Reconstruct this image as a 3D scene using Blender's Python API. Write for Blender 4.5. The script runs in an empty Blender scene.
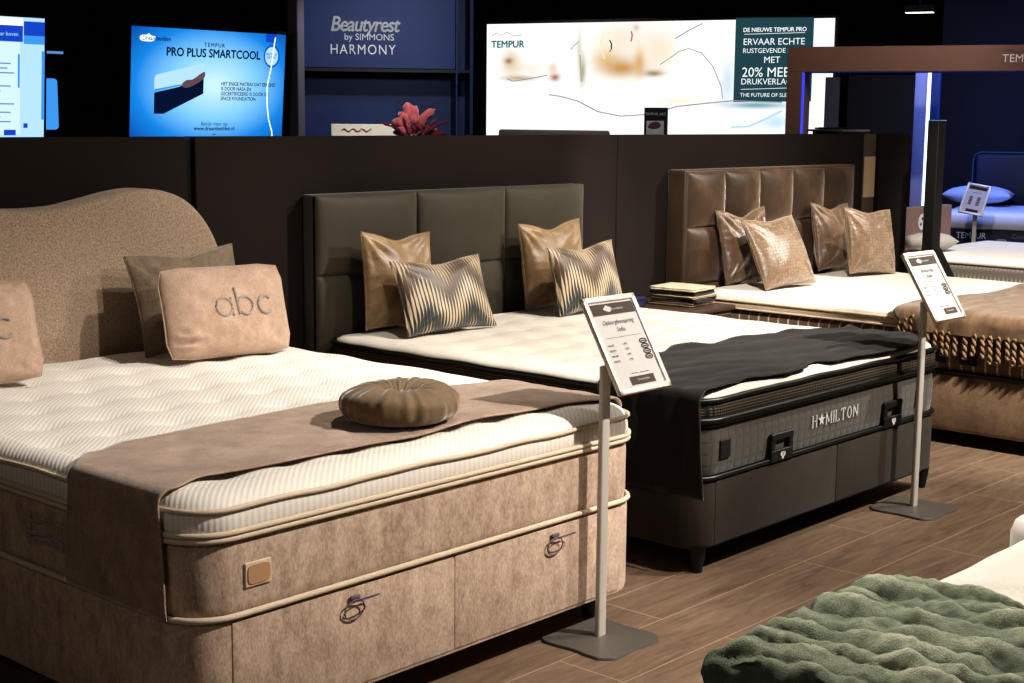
import bpy, bmesh, math, random
from mathutils import Vector, Matrix, noise

PI = math.pi
C = bpy.context.scene.collection
rnd = random.Random(7)

# ------------------------------------------------------------------ helpers
def link(o, parent=None):
    C.objects.link(o)
    if parent is not None:
        o.parent = parent
    return o

def tag(o, label=None, cat=None, group=None, kind=None):
    if label: o['label'] = label
    if cat: o['category'] = cat
    if group: o['group'] = group
    if kind: o['kind'] = kind
    return o

def thing(name, label, cat, loc=(0, 0, 0), rz=0.0, group=None):
    o = bpy.data.objects.new(name, None)
    o.empty_display_size = 0.1
    o.location = loc
    o.rotation_euler = (0, 0, rz)
    link(o)
    return tag(o, label, cat, group)

def obj(name, bm, mat, parent=None, smooth=None, loc=None):
    me = bpy.data.meshes.new(name)
    bmesh.ops.recalc_face_normals(bm, faces=bm.faces[:])
    if smooth is not None:
        for f in bm.faces: f.smooth = True
        if smooth < 180:
            lim = math.radians(smooth)
            for e in bm.edges:
                if len(e.link_faces) == 2 and e.calc_face_angle(0) > lim:
                    e.smooth = False
    bm.to_mesh(me); bm.free()
    o = bpy.data.objects.new(name, me)
    if mat is not None: me.materials.append(mat)
    link(o, parent)
    if loc is not None: o.location = loc
    return o

def struct(name, bm, mat, smooth=None):
    o = obj(name, bm, mat, None, smooth)
    o['kind'] = 'structure'
    return o

def box(bm, x0, x1, y0, y1, z0, z1, bev=0.0, seg=3, vert_only=False):
    r = bmesh.ops.create_cube(bm, size=1.0)
    vs = r['verts']
    for v in vs:
        v.co = Vector(((x0+x1)/2 + v.co.x*(x1-x0), (y0+y1)/2 + v.co.y*(y1-y0), (z0+z1)/2 + v.co.z*(z1-z0)))
    if bev > 0:
        es = set()
        for v in vs:
            for e in v.link_edges:
                if vert_only:
                    a, b = e.verts
                    if abs(a.co.z-b.co.z) < 1e-6: continue
                es.add(e)
        bmesh.ops.bevel(bm, geom=list(es), offset=bev, segments=seg, affect='EDGES', profile=0.5)
    return bm

def nb(): return bmesh.new()

def bx(x0, x1, y0, y1, z0, z1, bev=0.0, seg=3, vert_only=False):
    return box(nb(), x0, x1, y0, y1, z0, z1, bev, seg, vert_only)

def grid_mesh(bm, fn, nu, nv, flip=False):
    vs = [[bm.verts.new(fn(i/nu, j/nv)) for i in range(nu+1)] for j in range(nv+1)]
    for j in range(nv):
        for i in range(nu):
            q = [vs[j][i], vs[j][i+1], vs[j+1][i+1], vs[j+1][i]]
            if flip: q.reverse()
            bm.faces.new(q)
    return vs

def tube(bm, pts, r, n=8, closed=False, rad=None):
    pts = [Vector(p) for p in pts]
    N = len(pts); rings = []
    for i, p in enumerate(pts):
        if closed: t = pts[(i+1) % N]-pts[i-1]
        else: t = pts[min(i+1, N-1)]-pts[max(i-1, 0)]
        t.normalize()
        a = Vector((0, 0, 1)) if abs(t.z) < 0.9 else Vector((1, 0, 0))
        s = t.cross(a).normalized(); u = s.cross(t).normalized()
        rr = rad[i] if rad else r
        rings.append([bm.verts.new(p + (s*math.cos(2*PI*k/n)+u*math.sin(2*PI*k/n))*rr) for k in range(n)])
    M = N if closed else N-1
    for i in range(M):
        a, b = rings[i], rings[(i+1) % N]
        for k in range(n):
            bm.faces.new((a[k], a[(k+1) % n], b[(k+1) % n], b[k]))
    if not closed:
        bm.faces.new(rings[0]); bm.faces.new(list(reversed(rings[-1])))
    return bm

def lathe(bm, prof, cx=0, cy=0, n=24):
    rings = []
    for r, z in prof:
        rings.append([bm.verts.new((cx+r*math.cos(2*PI*k/n), cy+r*math.sin(2*PI*k/n), z)) for k in range(n)])
    for a, b in zip(rings, rings[1:]):
        for k in range(n):
            bm.faces.new((a[k], a[(k+1) % n], b[(k+1) % n], b[k]))
    bm.faces.new(list(reversed(rings[0]))); bm.faces.new(rings[-1])
    return bm

def perim(x0, x1, y0, y1, R, n=280):
    segs = []
    w, h = x1-x0-2*R, y1-y0-2*R
    L = [w, PI*R/2, h, PI*R/2, w, PI*R/2, h, PI*R/2]
    T = sum(L); out = []
    for i in range(n):
        s = T*i/n; k = 0
        while s > L[k]: s -= L[k]; k += 1
        a = s/R if R > 0 else 0
        if k == 0: p = (x0+R+s, y0)
        elif k == 1: p = (x1-R+R*math.sin(a), y0+R-R*math.cos(a))
        elif k == 2: p = (x1, y0+R+s)
        elif k == 3: p = (x1-R+R*math.cos(a), y1-R+R*math.sin(a))
        elif k == 4: p = (x1-R-s, y1)
        elif k == 5: p = (x0+R-R*math.sin(a), y1-R+R*math.cos(a))
        elif k == 6: p = (x0, y1-R-s)
        else: p = (x0+R-R*math.cos(a), y0+R-R*math.sin(a))
        out.append(p)
    return out

def slab(x0, x1, y0, y1, R, prof, top=None, K=46, n=280, wob=0.0, wobz=0.0):
    """prof: list of (z, inset) from the bottom up; top(x,y) is an extra height on the closing surface"""
    bm = nb(); rings = []
    for z, ins in prof:
        ring = []
        for i, (x, y) in enumerate(perim(x0+ins, x1-ins, y0+ins, y1-ins, max(R-ins, .01), n)):
            dz = wob*noise.noise(Vector((x*5, y*5, 3.3))) if z > wobz and wob else 0
            ring.append(bm.verts.new((x, y, z+dz)))
        rings.append(ring)
    zt, it = prof[-1]; cx, cy = (x0+x1)/2, (y0+y1)/2
    last = perim(x0+it, x1-it, y0+it, y1-it, max(R-it, .01), n)
    for k in range(1, K):
        s = 1-k/K
        ring = []
        for x, y in last:
            px, py = cx+(x-cx)*s, cy+(y-cy)*s
            ring.append(bm.verts.new((px, py, zt+(top(px, py) if top else 0))))
        rings.append(ring)
    for a, b in zip(rings, rings[1:]):
        for k in range(n):
            bm.faces.new((a[k], a[(k+1) % n], b[(k+1) % n], b[k]))
    bm.faces.new(list(reversed(rings[0])))
    c = bm.verts.new((cx, cy, zt+(top(cx, cy) if top else 0)))
    r = rings[-1]
    for k in range(n): bm.faces.new((r[k], r[(k+1) % n], c))
    return bm

def piping(x0, x1, y0, y1, R, z, r, wob=0.0, n=240):
    pts = []
    for x, y in perim(x0, x1, y0, y1, R, n):
        dz = wob*noise.noise(Vector((x*5, y*5, 3.3))) if wob else 0
        pts.append((x, y, z+dz))
    return tube(nb(), pts, r, 8, closed=True)

def smooth_poly(pts, sub=6):
    n = len(pts); out = []
    for i in range(n):
        p0, p1, p2, p3 = pts[i-1], pts[i], pts[(i+1) % n], pts[(i+2) % n]
        for k in range(sub):
            t = k/sub
            out.append(tuple(.5*((2*p1[d])+(-p0[d]+p2[d])*t+(2*p0[d]-5*p1[d]+4*p2[d]-p3[d])*t*t+(-p0[d]+3*p1[d]-3*p2[d]+p3[d])*t**3) for d in (0, 1)))
    return out

def flat(name, pts, y, mat, parent, smooth=True):
    """a flat printed shape in the local XZ plane of its parent, at depth y"""
    bm = nb()
    if smooth: pts = smooth_poly(pts)
    f = bm.faces.new([bm.verts.new((p[0], y, p[1])) for p in pts])
    bmesh.ops.triangulate(bm, faces=[f])
    return obj(name, bm, mat, parent)

def rectf(name, x0, x1, z0, z1, y, mat, parent):
    return flat(name, [(x0, z0), (x1, z0), (x1, z1), (x0, z1)], y, mat, parent, False)

def text(body, size, loc, mat, parent, align='LEFT', name='lettering', rot=(PI/2, 0, 0), offset=0.0, shear=0.0, sx=1.0, spacing=1.0, ext=0.0):
    cu = bpy.data.curves.new('txt', 'FONT')
    cu.body = body; cu.size = size; cu.align_x = align;  cu.shear = shear
    cu.space_character = spacing; cu.extrude = ext; cu.resolution_u = 3
    tmp = bpy.data.objects.new('txt', cu); C.objects.link(tmp)
    dg = bpy.context.evaluated_depsgraph_get()
    me = bpy.data.meshes.new_from_object(tmp.evaluated_get(dg))
    bpy.data.objects.remove(tmp); bpy.data.curves.remove(cu)
    if offset > 0:      # heavier strokes
        bm = bmesh.new(); bm.from_mesh(me); src = bm.faces[:]; w_ = size*(.035 if offset < .0025 else .06)
        for dx, dy in ((w_, 0), (w_*.5, w_*.45), (w_*.5, -w_*.45)):
            g = bmesh.ops.duplicate(bm, geom=src)
            vs = [v for v in g['geom'] if isinstance(v, bmesh.types.BMVert)]
            bmesh.ops.translate(bm, verts=vs, vec=(dx, dy, 0))
        bm.to_mesh(me); bm.free()
    me.materials.clear(); me.materials.append(mat); me.name = name
    o = bpy.data.objects.new(name, me); link(o, parent)
    o.location = loc; o.rotation_euler = rot; o.scale = (sx, 1, 1)
    return o

# ------------------------------------------------------------------ materials
def srgb(c):
    return tuple((v/255/12.92 if v/255 <= .04045 else ((v/255+.055)/1.055)**2.4) for v in c)+(1,)

class NT:
    def __init__(s, name):
        s.m = bpy.data.materials.new(name); s.m.use_nodes = True
        s.t = s.m.node_tree; s.n = s.t.nodes; s.l = s.t.links
        s.b = s.n['Principled BSDF']
    def node(s, ty, **kw):
        n = s.n.new(ty)
        for k, v in kw.items():
            if k == 'inp':
                for a, b in v.items():
                    if hasattr(b, 'links') or isinstance(b, bpy.types.NodeSocket): s.l.new(b, n.inputs[a])
                    else: n.inputs[a].default_value = b
            else: setattr(n, k, v)
        return n
    def math(s, op, a, b=0.0, c=0.0, clamp=False):
        n = s.node('ShaderNodeMath', operation=op); n.use_clamp = clamp
        for i, v in enumerate((a, b, c)):
            if isinstance(v, bpy.types.NodeSocket): s.l.new(v, n.inputs[i])
            else: n.inputs[i].default_value = v
        return n.outputs[0]
    def coord(s, scale=(1, 1, 1), rot=(0, 0, 0), kind='Object'):
        tc = s.node('ShaderNodeTexCoord')
        mp = s.node('ShaderNodeMapping')
        s.l.new(tc.outputs[kind], mp.inputs[0])
        mp.inputs['Scale'].default_value = scale; mp.inputs['Rotation'].default_value = rot
        return mp.outputs[0]
    def noise(s, vec, scale, detail=4, rough=.6, dist=0):
        return s.node('ShaderNodeTexNoise', inp={'Vector': vec, 'Scale': scale, 'Detail': detail, 'Roughness': rough, 'Distortion': dist}).outputs['Fac']
    def mix(s, f, a, b):
        n = s.node('ShaderNodeMix', data_type='RGBA')
        for i, v in ((0, f), (6, a), (7, b)):
            if isinstance(v, bpy.types.NodeSocket): s.l.new(v, n.inputs[i])
            else: n.inputs[i].default_value = v
        return n.outputs[2]
    def ramp(s, f, stops):
        n = s.node('ShaderNodeValToRGB')
        e = n.color_ramp.elements
        while len(e) < len(stops): e.new(.5)
        for i, (p, c) in enumerate(stops):
            e[i].position = p; e[i].color = c
        s.l.new(f, n.inputs[0]); return n.outputs[0]
    def bump(s, h, strength=.3, dist=.01, normal=None):
        n = s.node('ShaderNodeBump', inp={'Height': h, 'Strength': strength, 'Distance': dist})
        if normal is not None: s.l.new(normal, n.inputs['Normal'])
        s.l.new(n.outputs[0], s.b.inputs['Normal']); return n.outputs[0]
    def set(s, **kw):
        names = dict(color='Base Color', rough='Roughness', metal='Metallic', sheen='Sheen Weight', sheenr='Sheen Roughness', sheent='Sheen Tint', spec='Specular IOR Level', em='Emission Color', ems='Emission Strength', aniso='Anisotropic', coat='Coat Weight')
        for k, v in kw.items():
            i = s.b.inputs[names[k]]
            if isinstance(v, bpy.types.NodeSocket): s.l.new(v, i)
            else: i.default_value = v
        return s

def plain(name, c, rough=.6, metal=0.0, spec=.5, sheen=0):
    t = NT(name); v = t.coord()
    n = t.noise(v, 12, 3)
    c0 = srgb(c); c1 = tuple(x*.86 for x in c0[:3])+(1,)
    t.set(color=t.mix(n, c0, c1), rough=rough, metal=metal, spec=spec, sheen=sheen)
    return t.m

def glow(name, c, s=1.0):
    t = NT(name); t.set(color=(0, 0, 0, 1), em=srgb(c), ems=s, rough=.6, spec=0.0)
    return t.m

def fabric(name, c0, c1, big=4, fine=260, bump=.35, rough=.95, sheen=.3, stretch=(1, 1, 1), dist=.002, lo=.3, hi=.7):
    t = NT(name); v = t.coord(stretch)
    a = t.noise(v, big, 5, .7); b = t.noise(v, fine, 2, .6)
    f = t.math('ADD', t.math('MULTIPLY', a, .6), t.math('MULTIPLY', b, .4))
    col = t.ramp(f, [(lo, srgb(c1)), (hi, srgb(c0))])
    t.set(color=col, rough=rough, sheen=sheen, spec=.2); t.b.inputs['Sheen Roughness'].default_value = .4
    t.bump(f, bump, dist)
    return t.m

M = {}
M['chenille'] = fabric('beige chenille', (216, 192, 171), (150, 126, 108), 22, 170, .6, .95, .3, (1, 1, .5), lo=.33, hi=.68)
M['boucle'] = fabric('beige boucle', (190, 168, 146), (106, 90, 75), 150, 420, .7, .95, .3, lo=.34, hi=.66)
M['runner'] = fabric('taupe velvet runner', (190, 165, 146), (126, 105, 90), 12, 170, .6, .9, .5, (1, 1, 1), lo=.3, hi=.72)
M['teddy'] = fabric('beige plush', (200, 174, 154), (150, 124, 106), 14, 220, .6, .95, .5, lo=.3, hi=.7)
M['mink'] = fabric('grey brown velvet', (142, 124, 104), (84, 71, 57), 7, 200, .3, .7, .8, lo=.35, hi=.65)
M['olive'] = fabric('olive satin velvet', (128, 106, 78), (92, 74, 54), 10, 300, .25, .6, .6)
M['piping'] = plain('cream piping', (214, 196, 172), .8)
M['drawer_line'] = plain('drawer shadow gap', (60, 48, 38), .9)
M['black'] = plain('matte black', (14, 13, 12), .6)
M['black_satin'] = plain('black satin edge', (16, 15, 14), .38)
M['charcoal'] = fabric('charcoal weave', (62, 56, 48), (44, 39, 32), 3, 420, .25, .9, .12)
M['throw_black'] = fabric('charcoal throw', (46, 42, 39), (30, 27, 25), 5, 380, .3, .9, .25)
M['alu'] = plain('brushed aluminium', (200, 194, 184), .5, .2)
M['alu_frame'] = plain('satin aluminium frame', (214, 206, 196), .45, .2)
M['base_metal'] = plain('brushed steel base', (112, 106, 98), .4, .35)
M['paper'] = plain('white paper', (186, 182, 178), .8, spec=.1)
M['ink'] = plain('grey print', (78, 70, 66), .8, spec=.1)
M['ink_dark'] = plain('dark grey print', (52, 46, 44), .8, spec=.1)
M['white_thread'] = plain('white embroidery', (205, 205, 205), .7)
M['leather_tan'] = plain('tan label', (190, 150, 112), .6)
M['wood_dark'] = plain('dark walnut', (62, 44, 34), .5)
M['ring'] = plain('grey violet loop', (104, 92, 104), .6)

# knit mattress A: diagonal ribs
def knit(name, c, ribs, rot, depth=.0016, dots=None):
    t = NT(name); v = t.coord((1, 1, 1), (0, 0, rot))
    sx = t.node('ShaderNodeSeparateXYZ', inp={0: v})
    zz = t.math('MULTIPLY', t.math('PINGPONG', t.math('MULTIPLY', sx.outputs[1], 6.0), .5), .0)
    w = t.math('SINE', t.math('MULTIPLY', t.math('ADD', sx.outputs[0], zz), ribs))
    w = t.math('MULTIPLY_ADD', w, .5, .5)
    n = t.noise(v, 260, 2)
    h = t.math('ADD', t.math('MULTIPLY', w, .8), t.math('MULTIPLY', n, .2))
    c0 = srgb(c); c1 = tuple(x*.86 for x in c0[:3])+(1,)
    t.set(color=t.mix(h, c1, c0), rough=.9, sheen=.2, spec=.2)
    t.bump(h, .5, depth)
    return t.m
M['knit'] = knit('ribbed cream knit', (232, 225, 214), 2*PI/.0138, math.radians(45))
M['knit_side'] = knit('cream knit border', (214, 203, 184), 2*PI/.011, math.radians(20))
M['ticking'] = fabric('off white damask', (230, 222, 210), (208, 199, 185), 9, 300, .3, .9, .2)
M['white_c'] = fabric('white ticking', (238, 231, 220), (222, 214, 200), 6, 300, .2, .9, .2)
M['duvet'] = fabric('white cotton', (186, 181, 172), (168, 162, 152), 5, 200, .25, .9, .2)

# 3D mesh topper border: fine lattice of dots
def meshy(name, ca, cb, px, pz):
    t = NT(name); tc = t.node('ShaderNodeTexCoord')
    s = t.node('ShaderNodeSeparateXYZ', inp={0: tc.outputs['Object']})
    a = t.math('MULTIPLY_ADD', t.math('SINE', t.math('MULTIPLY', t.math('ADD', s.outputs[0], s.outputs[1]), 2*PI/px)), .5, .5)
    b = t.math('MULTIPLY_ADD', t.math('SINE', t.math('MULTIPLY', s.outputs[2], 2*PI/pz)), .5, .5)
    h = t.math('MULTIPLY', a, b)
    t.set(color=t.mix(t.math('POWER', h, 1.2), srgb(ca), srgb(cb)), rough=.7, spec=.3)
    t.bump(h, .5, .002)
    return t.m
M['mesh_dark'] = meshy('black spacer mesh', (14, 13, 12), (112, 94, 72), .012, .0105)
M['mesh_light'] = meshy('cream spacer mesh', (190, 172, 146), (230, 216, 194), .016, .2)
M['mesh_grey'] = meshy('grey ribbed border', (104, 97, 88), (226, 218, 202), .030, .2)

# quilted grey check on the border of the dark mattress
def quilt_mat():
    t = NT('grey quilted border'); tc = t.node('ShaderNodeTexCoord')
    s = t.node('ShaderNodeSeparateXYZ', inp={0: tc.outputs['Object']})
    a = t.math('PINGPONG', t.math('MULTIPLY', t.math('ADD', s.outputs[0], s.outputs[1]), 1/.047), .5)
    b = t.math('PINGPONG', t.math('MULTIPLY', t.math('ADD', s.outputs[2], -.352), 1/.042), .5)
    m = t.math('MINIMUM', a, b)
    h = t.math('POWER', t.math('MULTIPLY', m, 2.0), .22)
    n = t.noise(tc.outputs['Object'], 300, 2)
    col = t.mix(t.math('MULTIPLY_ADD', n, .3, t.math('MULTIPLY', h, .7)), srgb((34, 32, 28)), srgb((76, 71, 62)))
    t.set(color=col, rough=.85, sheen=.25, spec=.2)
    t.bump(h, .6, .004)
    return t.m
M['quilt'] = quilt_mat()

def stripe_mat():
    t = NT('brown border with pale stripes'); tc = t.node('ShaderNodeTexCoord')
    s = t.node('ShaderNodeSeparateXYZ', inp={0: tc.outputs['Object']})
    a = t.math('PINGPONG', t.math('MULTIPLY', t.math('ADD', s.outputs[0], s.outputs[1]), 1/.062), .5)
    f = t.math('GREATER_THAN', a, .43)
    nz = t.noise(t.coord((1, 1, 12)), 18, 2)
    f2 = t.math('MULTIPLY', f, t.math('GREATER_THAN', nz, .42))
    t.set(color=t.mix(f2, srgb((104, 82, 64)), srgb((214, 194, 166))), rough=.8, sheen=.3)
    t.bump(a, .4, .004)
    return t.m
M['stripe'] = stripe_mat()

def velvet(name, c, hi, rough=.45, spec=.5, sc=6, bump=.25):
    t = NT(name); v = t.coord()
    a = t.noise(v, sc, 5, .65, .6)
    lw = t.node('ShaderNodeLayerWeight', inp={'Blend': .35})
    f = t.math('ADD', t.math('MULTIPLY', a, .6), t.math('MULTIPLY', lw.outputs['Facing'], .4))  # sheen painted into the base colour, lighter at grazing view
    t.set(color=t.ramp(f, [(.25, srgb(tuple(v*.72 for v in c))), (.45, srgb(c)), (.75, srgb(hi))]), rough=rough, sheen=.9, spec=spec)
    t.b.inputs['Sheen Tint'].default_value = (1, .86, .7, 1)
    t.b.inputs['Sheen Roughness'].default_value = .3
    t.bump(t.math('ADD', a, t.math('MULTIPLY', t.noise(v, 250, 2), .15)), bump, .006)
    return t.m
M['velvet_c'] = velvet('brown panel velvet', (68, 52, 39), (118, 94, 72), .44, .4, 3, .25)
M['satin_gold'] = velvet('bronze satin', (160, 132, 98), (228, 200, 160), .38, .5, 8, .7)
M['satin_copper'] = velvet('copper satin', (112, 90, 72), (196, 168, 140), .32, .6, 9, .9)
M['beige_velvet_base'] = fabric('beige brushed velvet', (150, 124, 98), (96, 76, 58), 6, 180, .3, .7, .6, lo=.33, hi=.68)
M['fur_brown'] = fabric('brown plush throw', (146, 118, 90), (84, 64, 48), 9, 180, .7, .9, .7, (1, 3, 1), dist=.004)
M['fringe'] = fabric('twisted fringe yarn', (160, 132, 102), (98, 78, 58), 60, 300, .6, .9, .4)

def croc():
    t = NT('embossed bronze satin'); v = t.coord((1, 1, 1))
    b = t.node('ShaderNodeTexVoronoi', feature='DISTANCE_TO_EDGE', inp={'Vector': t.coord((40, 8, 54)), 'Scale': 1.0, 'Randomness': .35})
    h = t.math('MINIMUM', b.outputs['Distance'], .18)
    n = t.noise(v, 5, 4)
    lw = t.node('ShaderNodeLayerWeight', inp={'Blend': .4})
    f = t.math('ADD', t.math('MULTIPLY', n, .5), t.math('MULTIPLY', lw.outputs['Facing'], .5))  # same painted sheen, colour lightens at grazing view
    base = t.ramp(f, [(.25, srgb((126, 102, 78))), (.75, srgb((196, 168, 134)))])
    t.set(color=t.mix(t.math('MULTIPLY', h, 5.5, clamp=True), srgb((112, 88, 66)), base), rough=.36, spec=.55, sheen=.4)
    t.bump(h, .5, .006)
    return t.m
M['croc'] = croc()

def ikat():
    t = NT('striped ikat velvet'); tc = t.node('ShaderNodeTexCoord')
    s = t.node('ShaderNodeSeparateXYZ', inp={0: tc.outputs['Object']})
    x, z = s.outputs[0], s.outputs[2]
    tri = t.math('MULTIPLY', t.math('PINGPONG', t.math('MULTIPLY', x, 1/.0175), .5), 2.0)      # narrow stripes
    big = t.math('MULTIPLY', t.math('PINGPONG', t.math('MULTIPLY', t.math('ADD', x, .02), 1/.25), .5), 2.0)
    step = t.math('MULTIPLY', t.math('FLOOR', t.math('MULTIPLY', big, 12)), 1/12)
    zz = t.math('ADD', t.math('MULTIPLY', z, 1/.33), t.math('MULTIPLY', step, -.42))
    # spike width varies with height, in two repeats
    wv = t.math('MULTIPLY_ADD', t.math('SINE', t.math('MULTIPLY', zz, 9.5)), .34, .40)
    f = t.math('MULTIPLY', t.math('SUBTRACT', wv, tri), 7.0, clamp=True)
    zone = t.math('MULTIPLY_ADD', t.math('SINE', t.math('MULTIPLY_ADD', zz, 9.5, 2.2)), .5, .5)
    nn = t.noise(tc.outputs['Object'], 9, 2)
    dark = t.mix(t.math('MULTIPLY', t.math('SUBTRACT', .55, zz, clamp=True), 2.6, clamp=True), srgb((96, 74, 54)), srgb((22, 30, 26)))
    light = t.mix(nn, srgb((220, 202, 172)), srgb((182, 158, 126)))
    t.set(color=t.mix(f, dark, light), rough=.45, sheen=.5, spec=.5)
    t.bump(f, .35, .003)
    return t.m
M['ikat'] = ikat()

def green_fur():
    t = NT('sage green faux fur'); v = t.coord()
    g = t.node('ShaderNodeNewGeometry')
    s = t.node('ShaderNodeSeparateXYZ', inp={0: g.outputs['Position']})
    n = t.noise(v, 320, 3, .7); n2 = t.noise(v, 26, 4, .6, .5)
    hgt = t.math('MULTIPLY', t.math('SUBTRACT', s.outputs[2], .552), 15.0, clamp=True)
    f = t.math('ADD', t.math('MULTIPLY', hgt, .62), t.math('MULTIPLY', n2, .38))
    col = t.ramp(f, [(.15, srgb((92, 104, 84))), (.42, srgb((156, 164, 136))), (.8, srgb((250, 246, 220)))])  # highlights on ridges and shade in valleys painted in by height
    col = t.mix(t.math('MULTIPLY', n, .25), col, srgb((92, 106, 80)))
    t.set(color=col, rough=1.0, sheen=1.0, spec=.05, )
    t.b.inputs['Sheen Weight'].default_value = .25
    t.bump(t.math('ADD', n, t.math('MULTIPLY', n2, .6)), 1.0, .010)
    return t.m
M['green'] = green_fur()

def floor_mat():
    t = NT('oak plank floor'); tc = t.node('ShaderNodeTexCoord')
    mp = t.node('ShaderNodeMapping'); t.l.new(tc.outputs['Object'], mp.inputs[0])
    mp.inputs['Location'].default_value = (.4, -2.465, 0)
    br = t.node('ShaderNodeTexBrick', offset=.37, offset_frequency=2, squash=1.0)
    t.l.new(mp.outputs[0], br.inputs['Vector'])
    for k, v in {'Scale': 1.0, 'Mortar Size': .0022, 'Mortar Smooth': .2, 'Brick Width': 1.38, 'Row Height': .244, 'Bias': 0.0}.items(): br.inputs[k].default_value = v
    br.inputs['Color1'].default_value = (0, 0, 0, 1); br.inputs['Color2'].default_value = (1, 1, 1, 1); br.inputs['Mortar'].default_value = (.5, .5, .5, 1)
    sep = t.node('ShaderNodeSeparateColor', inp={0: br.outputs['Color']})
    mp2 = t.node('ShaderNodeMapping'); t.l.new(tc.outputs['Object'], mp2.inputs[0]); mp2.inputs['Scale'].default_value = (1.2, 9, 1)
    off = t.node('ShaderNodeVectorMath', operation='ADD'); t.l.new(mp2.outputs[0], off.inputs[0])
    cb = t.node('ShaderNodeCombineXYZ'); t.l.new(t.math('MULTIPLY', sep.outputs[0], 37.0), cb.inputs[0]); t.l.new(t.math('MULTIPLY', sep.outputs[0], 11.0), cb.inputs[1])
    t.l.new(cb.outputs[0], off.inputs[1])
    g1 = t.noise(off.outputs[0], 2.2, 6, .65, 1.4); g2 = t.noise(off.outputs[0], 14, 4, .6, .4)
    f = t.math('ADD', t.math('MULTIPLY', g1, .7), t.math('MULTIPLY', g2, .3))
    col = t.ramp(f, [(.25, srgb((74, 60, 50))), (.5, srgb((116, 97, 80))), (.8, srgb((148, 127, 107)))])
    col = t.mix(t.math('MULTIPLY', sep.outputs[0], .35), col, srgb((84, 64, 50)))
    col = t.mix(t.math('MULTIPLY', br.outputs['Fac'], .8), col, srgb((168, 146, 122)))
    t.set(color=col, rough=t.math('MULTIPLY_ADD', g2, .2, .42), spec=.35)
    t.bump(t.math('SUBTRACT', f, t.math('MULTIPLY', br.outputs['Fac'], .7)), .15, .003)
    return t.m
M['floor'] = floor_mat()
M['wall'] = fabric('dark brown woven wall panel', (37, 29, 24), (29, 23, 19), 3, 500, .1, .9, .0)
M['void'] = plain('black painted wall', (16, 15, 15), .9, spec=.1)
M['ceil'] = plain('black ceiling', (8, 8, 8), .9, spec=.1)

# ------------------------------------------------------------------ room
struct('floor', bx(-3, 21, -4, 15, -.05, 0), M['floor'])
struct('ceiling', bx(-3, 21, -4, 15, 3.3, 3.35), M['ceil'])
struct('wall_back', bx(-3, 21, 15, 15.1, 0, 3.3), M['void'])
struct('wall_right', bx(21, 21.1, -4, 15, 0, 3.3), M['void'])
struct('wall_left', bx(-3.1, -3, -4, 15, 0, 3.3), M['void'])
WY = 5.0
# low partition behind the beds, in panels
bm = nb()
box(bm, -1.5, 3.575, WY, WY+.08, 0, 1.508, .003, 1)
box(bm, 3.62, 6.385, WY, WY+.08, 0, 1.508, .003, 1)
box(bm, 6.391, 9.08, WY, WY+.08, 0, 1.508, .003, 1)
struct('wall_middle', bm, M['wall'])
struct('trim_1', bx(3.575, 3.62, WY+.03, WY+.07, 0, 1.505), M['black'])
M['post'] = plain('brown post', (96, 80, 68), .7)
struct('trim_2', bx(9.09, 9.25, WY, WY+.08, 0, 1.508, .004, 1), M['post'])
struct('trim_light_patch', bx(9.095, 9.245, WY-.003, WY, 1.08, 1.355), plain('painted light patch', (214, 186, 150), .6))  # patch of spotlight on the post, painted as a pale strip
struct('wall_end', bx(9.26, 9.70, WY-.02, WY+.08, 0, 1.508, .003, 1), M['wall'])
# rear dark wall carrying the screens
struct('wall_rear', bx(-1.0, 6.16, 7.56, 7.66, 0, 3.3), M['void'])
M['lilac_post'] = plain('pale lilac metal post', (190, 186, 200), .5)
struct('trim_3', bx(6.24, 6.30, 7.50, 7.60, 0, 3.3, .004, 1), M['lilac_post'])

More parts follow.
